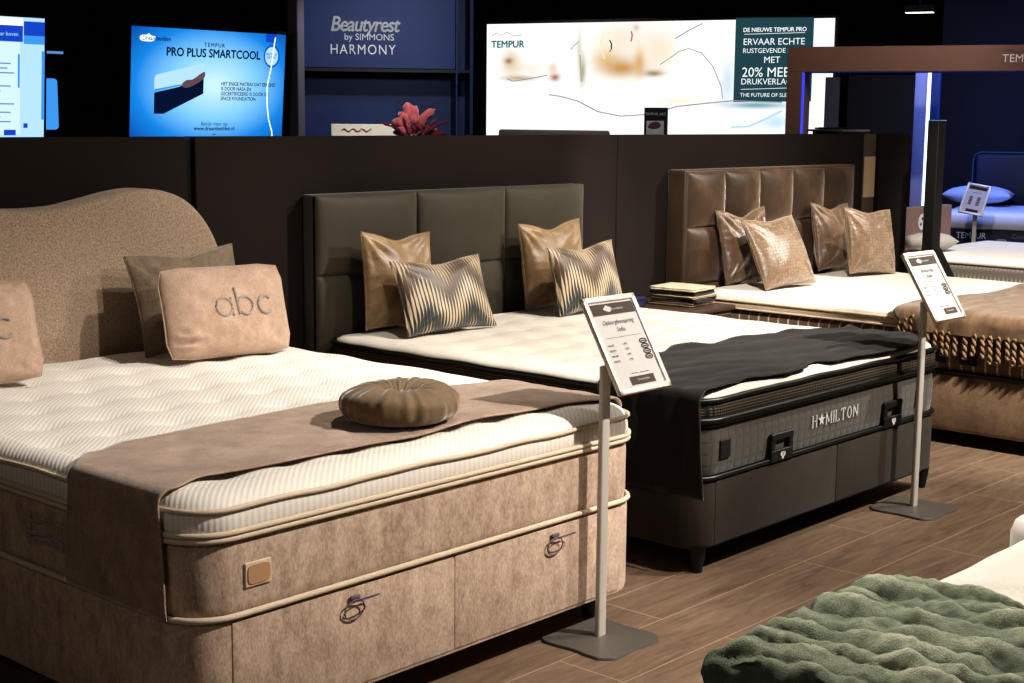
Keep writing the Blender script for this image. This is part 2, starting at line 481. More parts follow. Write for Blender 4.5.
# ------------------------------------------------------------------ cushions
def cushion(w, h, t, seed=0, pinch=.05, dent=0.0, wrinkle=.006, n=44, corner=1.0, crease=None, flap=0.0, square=False):
    """returns a bmesh: width X, height Z from 0 to h, thickness Y (front is -Y)"""
    bm = nb(); rows = {}
    off = Vector((seed*3.17, seed*1.3, seed*7.7))
    for side in (-1, 1):
        for j in range(n+1):
            for i in range(n+1):
                u = -1+2*i/n; v = -1+2*j/n
                edge = i in (0, n) or j in (0, n)
                if edge and side == 1:
                    rows[(1, i, j)] = rows[(-1, i, j)]; continue
                # even spacing denser near the seams
                uu = math.sin(u*PI/2)*.35+u*.65; vv = math.sin(v*PI/2)*.35+v*.65
                px = w/2*uu*(1-pinch*(1-vv*vv)); pz = h/2*vv*(1-pinch*1.1*(1-uu*uu))
                if corner < 1.0:   # blunt rounded corners
                    k = max(0, abs(uu)+abs(vv)-1.62)
                    px -= math.copysign(k*w*.10, uu); pz -= math.copysign(k*h*.10, vv)
                pz -= dent*math.exp(-(uu/.42)**2)*max(0, (vv+.15)/1.15)**1.5
                a = max(0, (1-abs(uu)**2.3)*(1-abs(vv)**2.3))
                th = t/2*a**.52
                p = Vector((px, 0, pz))
                wr = noise.noise(p*9+off)*wrinkle*1.2
                # creases fanning out of the corners
                for cu, cv in ((-1, 1), (1, 1), (-1, -1), (1, -1)):
                    du, dv = uu-cu, vv-cv
                    d = math.hypot(du, dv)
                    ang = math.atan2(abs(dv), abs(du))
                    wr += wrinkle*1.5*math.sin(ang*11+seed+cu*2+cv)*math.exp(-d*2.4)*min(1, d*4)
                # fine puckers along the seams
                e = min(1-abs(uu), 1-abs(vv))
                wr += wrinkle*.22*math.exp(-e*9)*math.sin((px if (1-abs(vv)) < (1-abs(uu)) else pz)*150+seed)
                if dent > 0:
                    wr -= dent*.9*math.exp(-(uu/.16)**2)*max(0, vv-.2)*.6
                if crease is not None and side == -1:
                    for (a0, b0, a1, b1, dp) in crease:
                        dx, dy = a1-a0, b1-b0; L2 = dx*dx+dy*dy
                        tt = max(0, min(1, ((uu-a0)*dx+(vv-b0)*dy)/L2))
                        dd = math.hypot(uu-a0-tt*dx, vv-b0-tt*dy)
                        wr -= dp*math.exp(-(dd/.05)**2)*math.sin(PI*max(.05, min(.95, tt)))
                        wr += dp*.7*math.exp(-((dd-.11)/.06)**2)*math.sin(PI*max(.05, min(.95, tt)))
                y = side*(th+wr*min(1, a*3))
                # slump: belly heavier at the bottom
                y *= 1+.18*(-vv)*(1-abs(uu))
                rows[(side, i, j)] = bm.verts.new((px, y, pz+h/2))
    for side in (-1, 1):
        for j in range(n):
            for i in range(n):
                q = [rows[(side, i, j)], rows[(side, i+1, j)], rows[(side, i+1, j+1)], rows[(side, i, j+1)]]
                if side == 1: q.reverse()
                if len(set(q)) == 4: bm.faces.new(q)
    seam = [rows[(-1, i, 0)].co.copy() for i in range(n)]+[rows[(-1, n, j)].co.copy() for j in range(n)] + \
           [rows[(-1, n-i, n)].co.copy() for i in range(n)]+[rows[(-1, 0, n-j)].co.copy() for j in range(n)]
    return bm, seam

def place(o, x, y, z, yaw, tilt, roll):
    o.matrix_world = Matrix.Translation((x, y, z)) @ Matrix.Rotation(yaw, 4, 'Z') @ Matrix.Rotation(-tilt, 4, 'X') @ Matrix.Rotation(-roll, 4, 'Y')

def add_cushion(pose, t, label, mat, seed, group=None, weltmat=None, letters=None, **kw):
    x, y, z, yaw, tilt, roll, w, h = pose
    root = bpy.data.objects.new('cushion', None); root.empty_display_size = .1; link(root)
    tag(root, label, 'cushion', group)
    bm, seam = cushion(w, h, t, seed, **kw)
    obj('cover', bm, mat, root, 180)
    obj('piping', tube(nb(), seam, .0032, 6, closed=True), weltmat or mat, root, 180)
    if letters: letters(root, w, h, t)
    place(root, x, y, z, yaw, tilt, roll)
    return root

M['abc'] = plain('grey velour letters', (158, 143, 132), .95, sheen=.5)
def abc_letters(root, w, h, t):
    # plump ring letters a, b, c following the front of the cushion
    def surf(px, pz):
        uu = px/(w/2); vv = (pz-h/2)/(h/2)
        a = max(0, (1-abs(uu)**2.3)*(1-abs(vv)**2.3)); return -(t/2*a**.52)*(1-.18*vv*(1-abs(uu)))-.0010
    for k, (ch, cx) in enumerate((('a', -.05), ('b', .042), ('c', .134))):
        bm = nb(); cz = h*.52; R = .033
        a0, a1 = (0, 2*PI)
        if ch == 'c': a0, a1 = .75, 2*PI-.75
        pts = []
        for i in range(29):
            a = a0+(a1-a0)*i/28
            px, pz = cx+R*math.cos(a), cz+R*math.sin(a)
            pts.append((px, surf(px, pz), pz))
        tube(bm, pts, .0065, 8)
        if ch in 'ab':
            sx = cx-R if ch == 'b' else cx+R
            z0, z1 = (cz-R, cz+R*2.1) if ch == 'b' else (cz-R-.004, cz+R)
            tube(bm, [(sx, surf(sx, z0+(z1-z0)*i/6), z0+(z1-z0)*i/6) for i in range(7)], .0065, 8)
        tag(obj('letter', bm, M['abc'], root, 180), 'grey velour letter '+ch)

# ------------------------------------------------------------------ bed A : beige chenille
AX0, AX1, AY0, AY1 = 1.985, 3.735, 2.795, 4.845
legprof = [(.017, 0), (.024, .06), (.028, .1)]
def legs(root, x0, x1, y0, y1, h, mat):
    for x in (x0, x1):
        for y in (y0, y1):
            obj('leg', lathe(nb(), [(.019, 0), (.030, h*.7), (.032, h)], x, y, 20), mat, root, 40)

bedA = thing('boxspring_bed', 'beige chenille bed base with two front drawers and cream piping, leftmost bed', 'bed')
prof = [(.095, .015), (.10, .004), (.115, 0), (.375, 0), (.388, .004), (.392, .02)]
obj('base', slab(AX0, AX1, AY0, AY1, .12, prof, None, 4, 200), M['chenille'], bedA, 50)
legs(bedA, AX0+.16, AX1-.14, AY0+.10, AY1-.15, .097, M['black'])
for (dx0, dx1, hx) in ((2.10, 2.864, 2.485), (2.870, 3.61, 3.29)):
    d = obj('drawer', bx(dx0, dx1, AY0-.0022, AY0+.02, .112, .384, .0025, 2), M['chenille'], bedA, 40)
    bm = nb()
    pts = [(hx+.034*math.sin(a), AY0-.012-.004*math.cos(a), .352-.027+.027*math.cos(a)) for a in [2*PI*i/28 for i in range(28)]]
    tube(bm, pts, .0020, 7, closed=True)
    pts = [(hx+.03+.036*math.sin(a), AY0-.014-.018*(1+math.cos(a)), .356+.010*math.cos(a)) for a in [2*PI*i/28 for i in range(28)]]
    tube(bm, pts, .0016, 7, closed=True)
    box(bm, hx-.012, hx+.022, AY0-.012, AY0-.004, .350, .362, .002, 1)
    obj('pull_loop', bm, M['ring'], d, 60)
# headboard with a dipped top edge
def hbA(x):
    c = 2.825; d = abs(x-c)
    pts = [(0, 1.248), (.12, 1.252), (.25, 1.278), (.36, 1.300), (.46, 1.310), (.56, 1.300), (.66, 1.262), (.74, 1.195), (.80, 1.105), (.84, 1.0), (.862, .85), (.868, .7)]
    for (a, za), (b, zb) in zip(pts, pts[1:]):
        if d <= b:
            t = (d-a)/(b-a); return za+(zb-za)*t
    return .7
bm = nb()
side = [(0, 1.250), (.12, 1.256), (.25, 1.280), (.36, 1.302), (.46, 1.312), (.56, 1.302), (.66, 1.266), (.74, 1.20), (.80, 1.11), (.84, 1.0), (.862, .85), (.868, .65), (.868, .35)]
half = []
for i in range(len(side)-1):
    p0 = side[max(0, i-1)]; p1 = side[i]; p2 = side[i+1]; p3 = side[min(len(side)-1, i+2)]
    for k in range(5):
        t = k/5
        half.append(tuple(.5*((2*p1[d])+(-p0[d]+p2[d])*t+(2*p0[d]-5*p1[d]+4*p2[d]-p3[d])*t*t+(-p0[d]+3*p1[d]-3*p2[d]+p3[d])*t**3) for d in (0, 1)))
half.append(side[-1]); half.append((.868, .0))
outline = [(2.825+d, z) for d, z in half]+[(2.825-d, z) for d, z in reversed(half[1:])]
cx, cz = 2.825, .75
rings = []
for y, s in ((4.995, .0), (4.90, .0), (4.880, .010), (4.872, .030)):
    ring = []
    for x, z in outline:
        dx, dz = cx-x, cz-z; L = math.hypot(dx, dz)
        ring.append(bm.verts.new((x+dx/L*s, y, z+dz/L*s)))
    rings.append(ring)
n = len(outline)
for a, b in zip(rings, rings[1:]):
    for k in range(n): bm.faces.new((a[k], a[(k+1) % n], b[(k+1) % n], b[k]))
bm.faces.new(rings[0]); bm.faces.new(list(reversed(rings[-1])))
tag(obj('headboard', bm, M['boucle'], None, 60), 'curved beige boucle headboard with dipped top edge against dark partition', 'headboard')

def dimples(pts, depth=.014, sig=.045):
    def f(x, y):
        s = 0
        for px, py in pts:
            dx, dy = x-px, y-py
            d2 = dx*dx+dy*dy
            if d2 < .06:
                s -= depth*math.exp(-d2/(2*sig*sig)) + depth*.35*math.exp(-(dy/.012)**2-(dx/.07)**2)
        return s
    return f
gridA = [(2.02+.2*i+(.1 if j % 2 else 0), 2.98+.21*j) for i in range(9) for j in range(10)]
dA = dimples([p for p in gridA if 2.02 < p[0] < 3.64], .012, .04)
def topA(x, y): return dA(x, y)+.004*noise.noise(Vector((x*3, y*3, 0)))
matA = thing('mattress', 'cream ribbed pillow top mattress with chenille border on beige bed', 'mattress')
obj('border', slab(AX0+.002, AX1-.002, AY0+.002, AY1, .13, [(.392, .012), (.40, .003), (.43, 0), (.56, 0), (.59, .004), (.600, .012)], None, 4, 240), M['chenille'], matA, 60)
obj('pillow_top', slab(AX0, AX1, AY0, AY1, .13, [(.600, .014), (.606, .004), (.625, -.002), (.648, 0), (.664, .004), (.676, .010), (.688, .022), (.697, .042), (.702, .07)], topA, 70, 360, .007, .63), M['knit'], matA, 180)
obj('piping', piping(AX0-.004, AX1+.004, AY0-.004, AY1, .13, .400, .0085), M['piping'], matA, 180)
obj('piping', piping(AX0-.003, AX1+.003, AY0-.003, AY1, .13, .594, .0075), M['piping'], matA, 180)
obj('piping', piping(AX0-.004, AX1+.004, AY0-.004, AY1, .13, .609, .0075), M['piping'], matA, 180)
obj('piping', piping(AX0-.001, AX1+.001, AY0-.001, AY1, .13, .668, .0070, .007), M['piping'], matA, 180)
# label patch on the foot side
bm = nb(); box(bm, 2.140, 2.222, AY0-.004, AY0+.003, .462, .524, .002, 1)
lp = obj('label_patch', bm, M['piping'], matA)
bm = nb()
N = 40; ring = []
for i in range(N):
    a = 2*PI*i/N; x = 2.181+.034*math.copysign(abs(math.cos(a))**.35, math.cos(a)); z = .493+.024*math.copysign(abs(math.sin(a))**.6, math.sin(a))
    ring.append((x, z))
fr = [bm.verts.new((x, AY0-.0065, z)) for x, z in ring]; bk = [bm.verts.new((x, AY0-.003, z)) for x, z in ring]
bm.faces.new(fr)
for k in range(N): bm.faces.new((fr[k], fr[(k+1) % N], bk[(k+1) % N], bk[k]))
obj('badge', bm, M['leather_tan'], lp)
# stitched handles on the left side
for yc in (3.43, 4.3):
    bm = nb()
    for (z) in (.535, .50, .478):
        tube(bm, [(AX0-.006, yc+.09-.18*i/8, z-.002*math.sin(i)) for i in range(9)], .005, 6)
    box(bm, AX0-.006, AX0+.002, yc+.075, yc+.10, .47, .545, .002, 1)
    box(bm, AX0-.006, AX0+.002, yc-.10, yc-.075, .47, .545, .002, 1)
    obj('handle', bm, M['runner'], matA, 60)

# runner across bed A
def interp(tab, x):
    if x <= tab[0][0]: return tab[0][1]
    for (a, ya), (b, yb) in zip(tab, tab[1:]):
        if x <= b:
            t = (x-a)/(b-a); t = t*t*(3-2*t); return ya+(yb-ya)*t
    return tab[-1][1]

def drape(x0, x1, ztop, left_z, right_z, front, back, nu=150, nv=40, out=.012, r=.03, topf=None, wr=.003, seed=0, flare=.0, thick=.004):
    """cloth laid over a bed from x0 to x1 (the bed's sides), hanging to left_z / right_z"""
    L = [(x0-out-flare*1.0, left_z)]
    for i in range(1, 14): 
        z = left_z+(ztop-r-left_z)*i/14
        L.append((x0-out-flare*(1-i/14), z))
    for i in range(7):
        a = PI/2*i/6
        L.append((x0-out+r-r*math.cos(a), ztop-r+r*math.sin(a)))
    nt = 70
    for i in range(1, nt): L.append((x0-out+r+(x1-x0+2*out-2*r)*i/nt, ztop))
    for i in range(7):
        a = PI/2*i/6
        L.append((x1+out-r+r*math.sin(a), ztop-r+r*math.cos(a)))
    if right_z < ztop-r:
        for i in range(1, 10):
            L.append((x1+out, ztop-r+(right_z-ztop+r)*i/9))
    bm = nb()
    def fn(a, b):
        f = a*(len(L)-1); i = min(int(f), len(L)-2); t = f-i
        x = L[i][0]+(L[i+1][0]-L[i][0])*t; z = L[i][1]+(L[i+1][1]-L[i][1])*t
        yf, yb = front(x, z), back(x, z)
        y = yf+(yb-yf)*b
        w = noise.noise(Vector((x*7+seed, y*9, z*6)))*wr+noise.noise(Vector((x*2.2+seed*2, y*5, z*3)))*wr*1.6+wr*.5*math.sin(x*9+y*34+seed+3*noise.noise(Vector((x*3, y*3, seed))))
        on = z > ztop-.002
        if on:
            z += abs(w)+.0+(max(0, topf(x, y))*.3 if topf else 0)
        elif x < (x0+x1)/2: x -= abs(w)
        else: x += abs(w)
        return (x, y, z)
    grid_mesh(bm, fn, len(L)-1, nv)
    return bm

fA = [(1.9, 2.90), (2.0, 2.895), (2.14, 2.955), (2.27, 2.938), (2.57, 2.932), (2.81, 2.912), (3.12, 2.949), (3.42, 2.925), (3.70, 2.865)]
bA = [(1.9, 3.285), (1.98, 3.29), (2.085, 3.372), (2.25, 3.425), (2.57, 3.447), (2.91, 3.46), (3.30, 3.43), (3.60, 3.35), (3.7, 3.33)]
runner = obj('bed_runner', drape(AX0, 3.690, .711, .402, .70, lambda x, z: interp(fA, x)-(0 if z > .68 else .02*(.68-z)/.28), lambda x, z: interp(bA, x)+(0 if z > .68 else .03*(.68-z)/.28), out=.012, wr=.003, seed=2), M['runner'], None, 180)
sm = runner.modifiers.new('thickness', 'SOLIDIFY'); sm.thickness = .005; sm.offset = 1
tag(runner, 'taupe velvet bed runner lying across cream mattress on beige bed', 'bed runner')

# round pumpkin cushion
pk = thing('round_cushion', 'round olive brown pleated cushion with centre button on taupe runner', 'cushion', (2.935, 3.085, .716))
bm = nb()
NA, NR = 200, 26; rings = []
R0, H0 = .178, .112
for j in range(NR+1):
    ph = -PI/2+PI*j/NR
    ring = []
    for i in range(NA):
        a = 2*PI*i/NA
        pleat = math.sin(a*16+1.5*math.sin(a*3))*.5+math.sin(a*29+2)*.3+math.sin(a*7+1)*.25
        cr = math.cos(ph); sr = math.sin(ph)
        rr = R0*(1-(1-max(0, cr)**.62)*1.0)
        rr = max(rr, .004)
        zz = H0/2*math.copysign(abs(sr)**.75, sr)
        q = rr/R0
        dip = .062*math.exp(-(q/.26)**2) if sr > 0 else -.0
        lob = 1+.018*math.sin(2*a+.6)
        z = H0/2+zz-dip + (.006*math.sin(2*a+1.0) if sr > 0 else 0)*q
        off = .0055*pleat*min(1, q*3)*(.4+.6*(1-q*.4))
        ring.append(bm.verts.new(((rr*lob+off*cr)*math.cos(a), (rr*lob+off*cr)*math.sin(a), max(0.0, z+off*max(0, sr)))))
    rings.append(ring)
for a, b in zip(rings, rings[1:]):
    for k in range(NA): bm.faces.new((a[k], a[(k+1) % NA], b[(k+1) % NA], b[k]))
bm.faces.new(list(reversed(rings[0]))); bm.faces.new(rings[-1])
obj('cover', bm, M['olive'], pk, 180)
obj('button', lathe(nb(), [(.003, .052), (.014, .055), (.017, .062), (.012, .068), (.003, .070)], 0, 0, 20), M['olive'], pk, 60)

# cushions on bed A
add_cushion((3.350, 4.421, .706, -.069, .271, -.014, .545, .345), .15, 'beige plush rectangular cushion with grey letters a b c, in front of velvet one', M['teddy'], 1, weltmat=M['teddy'], letters=abc_letters, corner=.9, pinch=.03, wrinkle=.004, crease=[(-1, -.62, -.55, -.66, .02), (-.95, -.3, -.7, -.55, .008)])
add_cushion((3.388, 4.668, .708, .031, .27, .038, .515, .385), .12, 'grey brown velvet cushion behind the lettered cushion beside headboard edge', M['mink'], 2, pinch=.06, dent=.02, wrinkle=.008)
add_cushion((2.309, 4.453, .711, -.16, .268, .036, .55, .345), .15, 'beige plush lettered cushion leaning at the far left edge of photo', M['teddy'], 3, weltmat=M['teddy'], letters=abc_letters, corner=.9, pinch=.04, wrinkle=.004)

# ------------------------------------------------------------------ bed B : charcoal
BX0, BX1, BY0, BY1 = 4.15, 5.975, 2.86, 4.85
bedB = thing('boxspring_bed', 'charcoal fabric bed base on black tapered legs, middle bed', 'bed')
obj('base', slab(BX0+.0, BX1-.0, BY0, BY1, .10, [(.095, .02), (.10, .006), (.115, 0), (.325, 0), (.338, .004), (.344, .02)], None, 4, 240), M['charcoal'], bedB, 50)
for (dx0, dx1) in ((4.25, 5.083), (5.089, 5.87)):
    obj('front_panel', bx(dx0, dx1, BY0-.0022, BY0+.02, .108, .338, .0025, 3), M['charcoal'], bedB, 40)
legs(bedB, BX0+.085, BX1-.03, BY0+.06, BY1-.12, .097, M['black'])

def tuft_panel(x0, x1, z0, z1, y, bulge, p=.5, n=36, e=2.4):
    bm = nb()
    def fn(a, b):
        u, v = 2*a-1, 2*b-1
        k = max(0, (1-abs(u)**e)*(1-abs(v)**(e*1.6)))**p
        w = .0012*noise.noise(Vector((u*4+x0, v*4, z0*9)))
        # corner gathers
        g = 0
        for cu in (-1, 1):
            for cv in (-1, 1):
                d = math.hypot(u-cu, v-cv); g += .0016*math.sin(math.atan2(abs(v-cv), abs(u-cu))*13)*math.exp(-d*2.6)
        return (x0+(x1-x0)*a, y-bulge*k-(w+g)*k, z0+(z1-z0)*b)
    vs = grid_mesh(bm, fn, n, n)
    # close the back
    b = [vs[0][i] for i in range(n+1)]+[vs[j][n] for j in range(1, n+1)]+[vs[n][n-i] for i in range(1, n+1)]+[vs[n-j][0] for j in range(1, n)]
    bk = [bm.verts.new((v.co.x, y+.02, v.co.z)) for v in b]
    m = len(b)
    for k in range(m): bm.faces.new((b[k], bk[k], bk[(k+1) % m], b[(k+1) % m]))
    bm.faces.new(bk)
    return bm

M['hbB'] = fabric('black brown faux leather weave', (80, 74, 62), (62, 57, 47), 2, 500, .15, .62, .35)
hbt = thing('headboard', 'black faux leather headboard with square tufted panels behind charcoal bed', 'headboard', (0, 0, 0))
hb = obj('frame', bx(4.172, 5.985, 4.905, 4.995, 0, 1.258, .008, 2), M['hbB'], hbt, 40)
for i in range(3):
    for (z0, z1) in ((.905, 1.256), (.553, .905), (.20, .553)):
        obj('tufted_panel', tuft_panel(4.172+.6043*i, 4.172+.6043*(i+1), z0, z1, 4.905, .042, .55), M['hbB'], hbt, 180)

matB = thing('mattress', 'grey quilted mattress with white embroidered word and star on charcoal bed', 'mattress')
obj('border', slab(BX0+.005, BX1-.005, BY0+.004, BY1, .10, [(.345, .03), (.352, .016), (.365, .006), (.42, .001), (.47, .000), (.52, .004), (.538, .012), (.546, .03)], None, 4, 260), M['quilt'], matB, 180)
obj('piping', piping(BX0+.002, BX1-.002, BY0-.001, BY1, .10, .354, .009), M['black_satin'], matB, 180)
obj('piping', piping(BX0+.008, BX1-.008, BY0+.005, BY1, .10, .542, .007), M['black_satin'], matB, 180)
for hx in (4.665, 5.52):
    bm = nb(); y = BY0-.012
    # flat black webbing handle: two uprights, a bar, a base patch
    box(bm, hx-.075, hx-.048, y, y+.014, .360, .455, .003, 1)
    box(bm, hx+.048, hx+.075, y, y+.014, .360, .455, .003, 1)
    box(bm, hx-.075, hx+.075, y-.002, y+.012, .428, .456, .004, 1)
    box(bm, hx-.075, hx+.075, y-.001, y+.013, .347, .392, .003, 1)
    h = obj('handle', bm, M['black'], matB)
    bm = nb()
    for (a, b, s) in ((-.012, .372, .010), (.008, .374, .011), (-.002, .360, .008)):
        lathe(bm, [(s*.3, y), (s, y)], 0, 0, 6)
    bm.free(); bm = nb()
    for (ox, oz, s) in ((-.008, .374, .0085), (.009, .373, .0085), (0, .362, .0075), (.003, .377, .006)):
        f = bm.faces.new([bm.verts.new((hx+ox+s*math.cos(a), y-.003, oz+s*math.sin(a)*1.1)) for a in [2*PI*k/10 for k in range(10)]])
    obj('emblem', bm, M['white_thread'], h)
bm = bx(4.272, 4.335, BY0-.003, BY0+.006, .415, .482, .002, 1); obj('vent_patch', bm, M['black'], matB)
bm = bx(5.735, 5.785, BY0-.001, BY0+.02, .40, .47, .002, 1); obj('vent_patch', bm, M['black'], matB)
# serif lettering H * M I L T O N
def serif_word(word, x0, z0, h, parent, mat, y):
    st = {'H': (.62, [((0, 0), (0, 1)), ((.62, 0), (.62, 1)), ((0, .52), (.62, .52))]),
          'M': (.82, [((0, 0), (0, 1)), ((0, 1), (.41, .12)), ((.41, .12), (.82, 1)), ((.82, 1), (.82, 0))]),
          'I': (.06, [((.03, 0), (.03, 1))]),
          'L': (.5, [((0, 0), (0, 1)), ((0, 0), (.5, 0)), ((.5, 0), (.5, .2))]),
          'T': (.66, [((.33, 0), (.33, 1)), ((0, 1), (.66, 1)), ((0, 1), (0, .82)), ((.66, 1), (.66, .82))]),
          'N': (.66, [((0, 0), (0, 1)), ((0, 1), (.66, 0)), ((.66, 0), (.66, 1))]), 'O': (.7, [])}
    x = x0
    for ch in word:
        bm = nb()
        def stroke(a, b, w):
            ax, az = x+a[0]*h, z0+a[1]*h; bx_, bz = x+b[0]*h, z0+b[1]*h
            d = Vector((bx_-ax, bz-az)); L = d.length; d /= L; nrm = Vector((-d.y, d.x))*w/2
            f = bm.faces.new([bm.verts.new((p[0], y, p[1])) for p in ((ax+nrm.x, az+nrm.y), (ax-nrm.x, az-nrm.y), (bx_-nrm.x, bz-nrm.y), (bx_+nrm.x, bz+nrm.y))])
        if ch == '*':
            w = 1.0; pts = []
            for k in range(10):
                r = (.56 if k % 2 == 0 else .24)*h; a = PI/2+2*PI*k/10
                pts.append((x+.42*h+r*math.cos(a), z0+.5*h+r*math.sin(a)))
            bm.faces.new([bm.verts.new((p[0], y, p[1])) for p in pts]); wd = .84
        elif ch == 'O':
            wd = .74; vo = []; vi = []
            for k in range(28):
                a = 2*PI*k/28
                vo.append(bm.verts.new((x+.37*h+.38*h*math.cos(a), y, z0+.5*h+.52*h*math.sin(a))))
                vi.append(bm.verts.new((x+.37*h+.24*h*math.cos(a), y, z0+.5*h+.45*h*math.sin(a))))
            for k in range(28): bm.faces.new((vo[k], vo[(k+1) % 28], vi[(k+1) % 28], vi[k]))
        else:
            wd, ss = st[ch]
            for i, (a, b) in enumerate(ss):
                vert = abs(a[0]-b[0]) < .01
                stroke(a, b, h*(.13 if vert or i == 1 and ch in 'MN' else .06))
                if vert and abs(a[1]-b[1]) > .8:
                    for e in (a, b):
                        if ch == 'T' and e[1] == 1: continue
                        stroke((e[0]-.13, e[1]), (e[0]+.13, e[1]), h*.05)
        tag(obj('lettering', bm, mat, parent), None)
        x += (wd+.36)*h
    return x
serif_word('H*MILTON', 4.893, .434, .046, matB, M['white_thread'], BY0-.0025)

gridB = [(4.25+.22*i+(.11 if j % 2 else 0), 3.05+.22*j) for i in range(8) for j in range(9)]
dB = dimples([p for p in gridB if 4.2 < p[0] < 5.8], .012, .05)
def topB(x, y): return dB(x, y)+.004*noise.noise(Vector((x*3, y*3, 5)))
tpB = thing('mattress_topper', 'off white tufted topper with black mesh border on grey quilted mattress', 'mattress topper')
obj('border', slab(BX0-.002, BX1+.002, BY0-.004, BY1, .12, [(.548, .016), (.556, .004), (.575, -.002), (.60, -.002), (.620, .002), (.630, .010), (.634, .03)], None, 3, 260, .006, .56), M['mesh_dark'], tpB, 180)
obj('cover', slab(BX0+.004, BX1-.004, BY0+.002, BY1-.002, .12, [(.626, .02), (.634, .008), (.645, .014), (.655, .035), (.660, .06), (.662, .09)], topB, 60, 300, .006, .56), M['ticking'], tpB, 180)
obj('piping', piping(BX0-.003, BX1+.003, BY0-.006, BY1, .12, .632, .010, .006), M['black_satin'], tpB, 180)
obj('piping', piping(BX0-.004, BX1+.004, BY0-.008, BY1, .12, .560, .012), M['black_satin'], tpB, 180)

fB = [(4.12, 2.845), (4.28, 2.868), (4.46, 2.892), (4.56, 2.884), (4.72, 2.862), (4.86, 2.872), (4.93, 2.912), (5.0, 2.925), (5.07, 2.875), (5.25, 2.865), (5.45, 2.850), (5.76, 2.856), (5.88, 2.91), (5.97, 2.965)]
bB = [(4.12, 3.302), (4.3, 3.32), (4.5, 3.40), (4.73, 3.476), (4.98, 3.545), (5.08, 3.47), (5.25, 3.49), (5.45, 3.456), (5.80, 3.41), (5.88, 3.3)]
def frontB(x, z): return interp(fB, x)-(0 if z > .62 else .02*(.62-z)/.3)
th = obj('throw_blanket', drape(BX0, BX1-.030, .667, .300, .53, frontB, lambda x, z: interp(bB, x), out=.016, wr=.010, seed=9, nv=60, thick=.004), M['throw_black'], None, 180)
sm = th.modifiers.new('thickness', 'SOLIDIFY'); sm.thickness = .005; sm.offset = 1
tag(th, 'dark charcoal throw draped over the foot of the charcoal bed', 'throw')

add_cushion((4.505, 4.725, .668, .017, .13, -.05, .425, .425), .13, 'shiny bronze satin cushion on the left, behind a striped cushion on charcoal bed', M['satin_gold'], 4, pinch=.06, dent=.025, wrinkle=.012, group=None)
add_cushion((4.600, 4.494, .668, -.09, .37, .01, .51, .335), .13, 'striped zigzag velvet cushion, left of the two on charcoal bed', M['ikat'], 5, pinch=.07, dent=.02, wrinkle=.006)
add_cushion((5.575, 4.728, .668, -.10, .12, .03, .42, .425), .13, 'shiny bronze satin cushion on the right, near the edge of black headboard', M['satin_gold'], 6, pinch=.06, dent=.03, wrinkle=.012)
add_cushion((5.571, 4.490, .668, -.019, .269, .03, .49, .335), .13, 'striped zigzag velvet cushion behind the left price stand', M['ikat'], 7, pinch=.07, dent=.02, wrinkle=.006)

# ------------------------------------------------------------------ bed C : brown velvet
CX0, CX1, CY0, CY1 = 6.83, 8.64, 2.60, 4.82
bedC = thing('boxspring_bed', 'beige velvet bed base below the striped mattress, right bed', 'bed')
obj('base', slab(CX0, CX1, CY0, CY1, .06, [(.07, .02), (.075, .006), (.09, 0), (.345, 0), (.356, .006), (.360, .02)], None, 4, 200), M['beige_velvet_base'], bedC, 50)
legs(bedC, CX0+.08, CX1-.08, CY0+.2, CY1-.15, .072, M['black'])
hbt = thing('headboard', 'tall brown velvet headboard with vertical tufted channels behind right bed', 'headboard', (0, 0, 0))
hb = obj('frame', bx(6.845, 8.75, 4.872, 4.996, 0, 1.312, .012, 3), M['velvet_c'], hbt, 40)
for i in range(5):
    for (z0, z1) in ((.985, 1.300), (.66, .985), (.33, .66)):
        obj('tufted_panel', tuft_panel(6.870+.371*i, 6.870+.371*(i+1), z0, z1, 4.874, .046, .6, e=2.0), M['velvet_c'], hbt, 180)
matC = thing('mattress', 'brown mattress with pale vertical stripes on beige velvet bed', 'mattress')
obj('border', slab(CX0+.006, CX1-.006, CY0+.004, CY1, .08, [(.362, .02), (.37, .006), (.40, 0), (.535, 0), (.555, .006), (.562, .02)], None, 4, 220), M['stripe'], matC, 180)
obj('piping', piping(CX0+.002, CX1-.002, CY0, CY1, .08, .370, .008), M['black_satin'], matC, 180)
for yc in (3.30, 3.14, 2.8):
    obj('handle', bx(CX0-.004, CX0+.004, yc-.045, yc+.045, .412, .470, .002, 1), M['black'], matC)
def topC(x, y): return .012*max(0, (y-4.2))+.006*noise.noise(Vector((x*2.5, y*2.5, 8)))
tpC = thing('mattress_topper', 'thick white topper with cream mesh edge on striped brown mattress', 'mattress topper')
obj('border', slab(CX0-.008, CX1+.008, CY0-.008, CY1, .09, [(.564, .02), (.570, .006), (.58, 0), (.602, .002), (.612, .010), (.616, .03)], None, 3, 240), M['mesh_light'], tpC, 180)
obj('cover', slab(CX0-.006, CX1+.006, CY0-.006, CY1, .09, [(.608, .012), (.620, .008), (.634, .018), (.643, .045), (.648, .08)], topC, 40, 240), M['white_c'], tpC, 180)
obj('piping', piping(CX0-.010, CX1+.010, CY0-.010, CY1, .09, .612, .007), M['piping'], tpC, 180)
obj('piping', piping(CX0-.010, CX1+.010, CY0-.010, CY1, .09, .571, .006), M['piping'], tpC, 180)

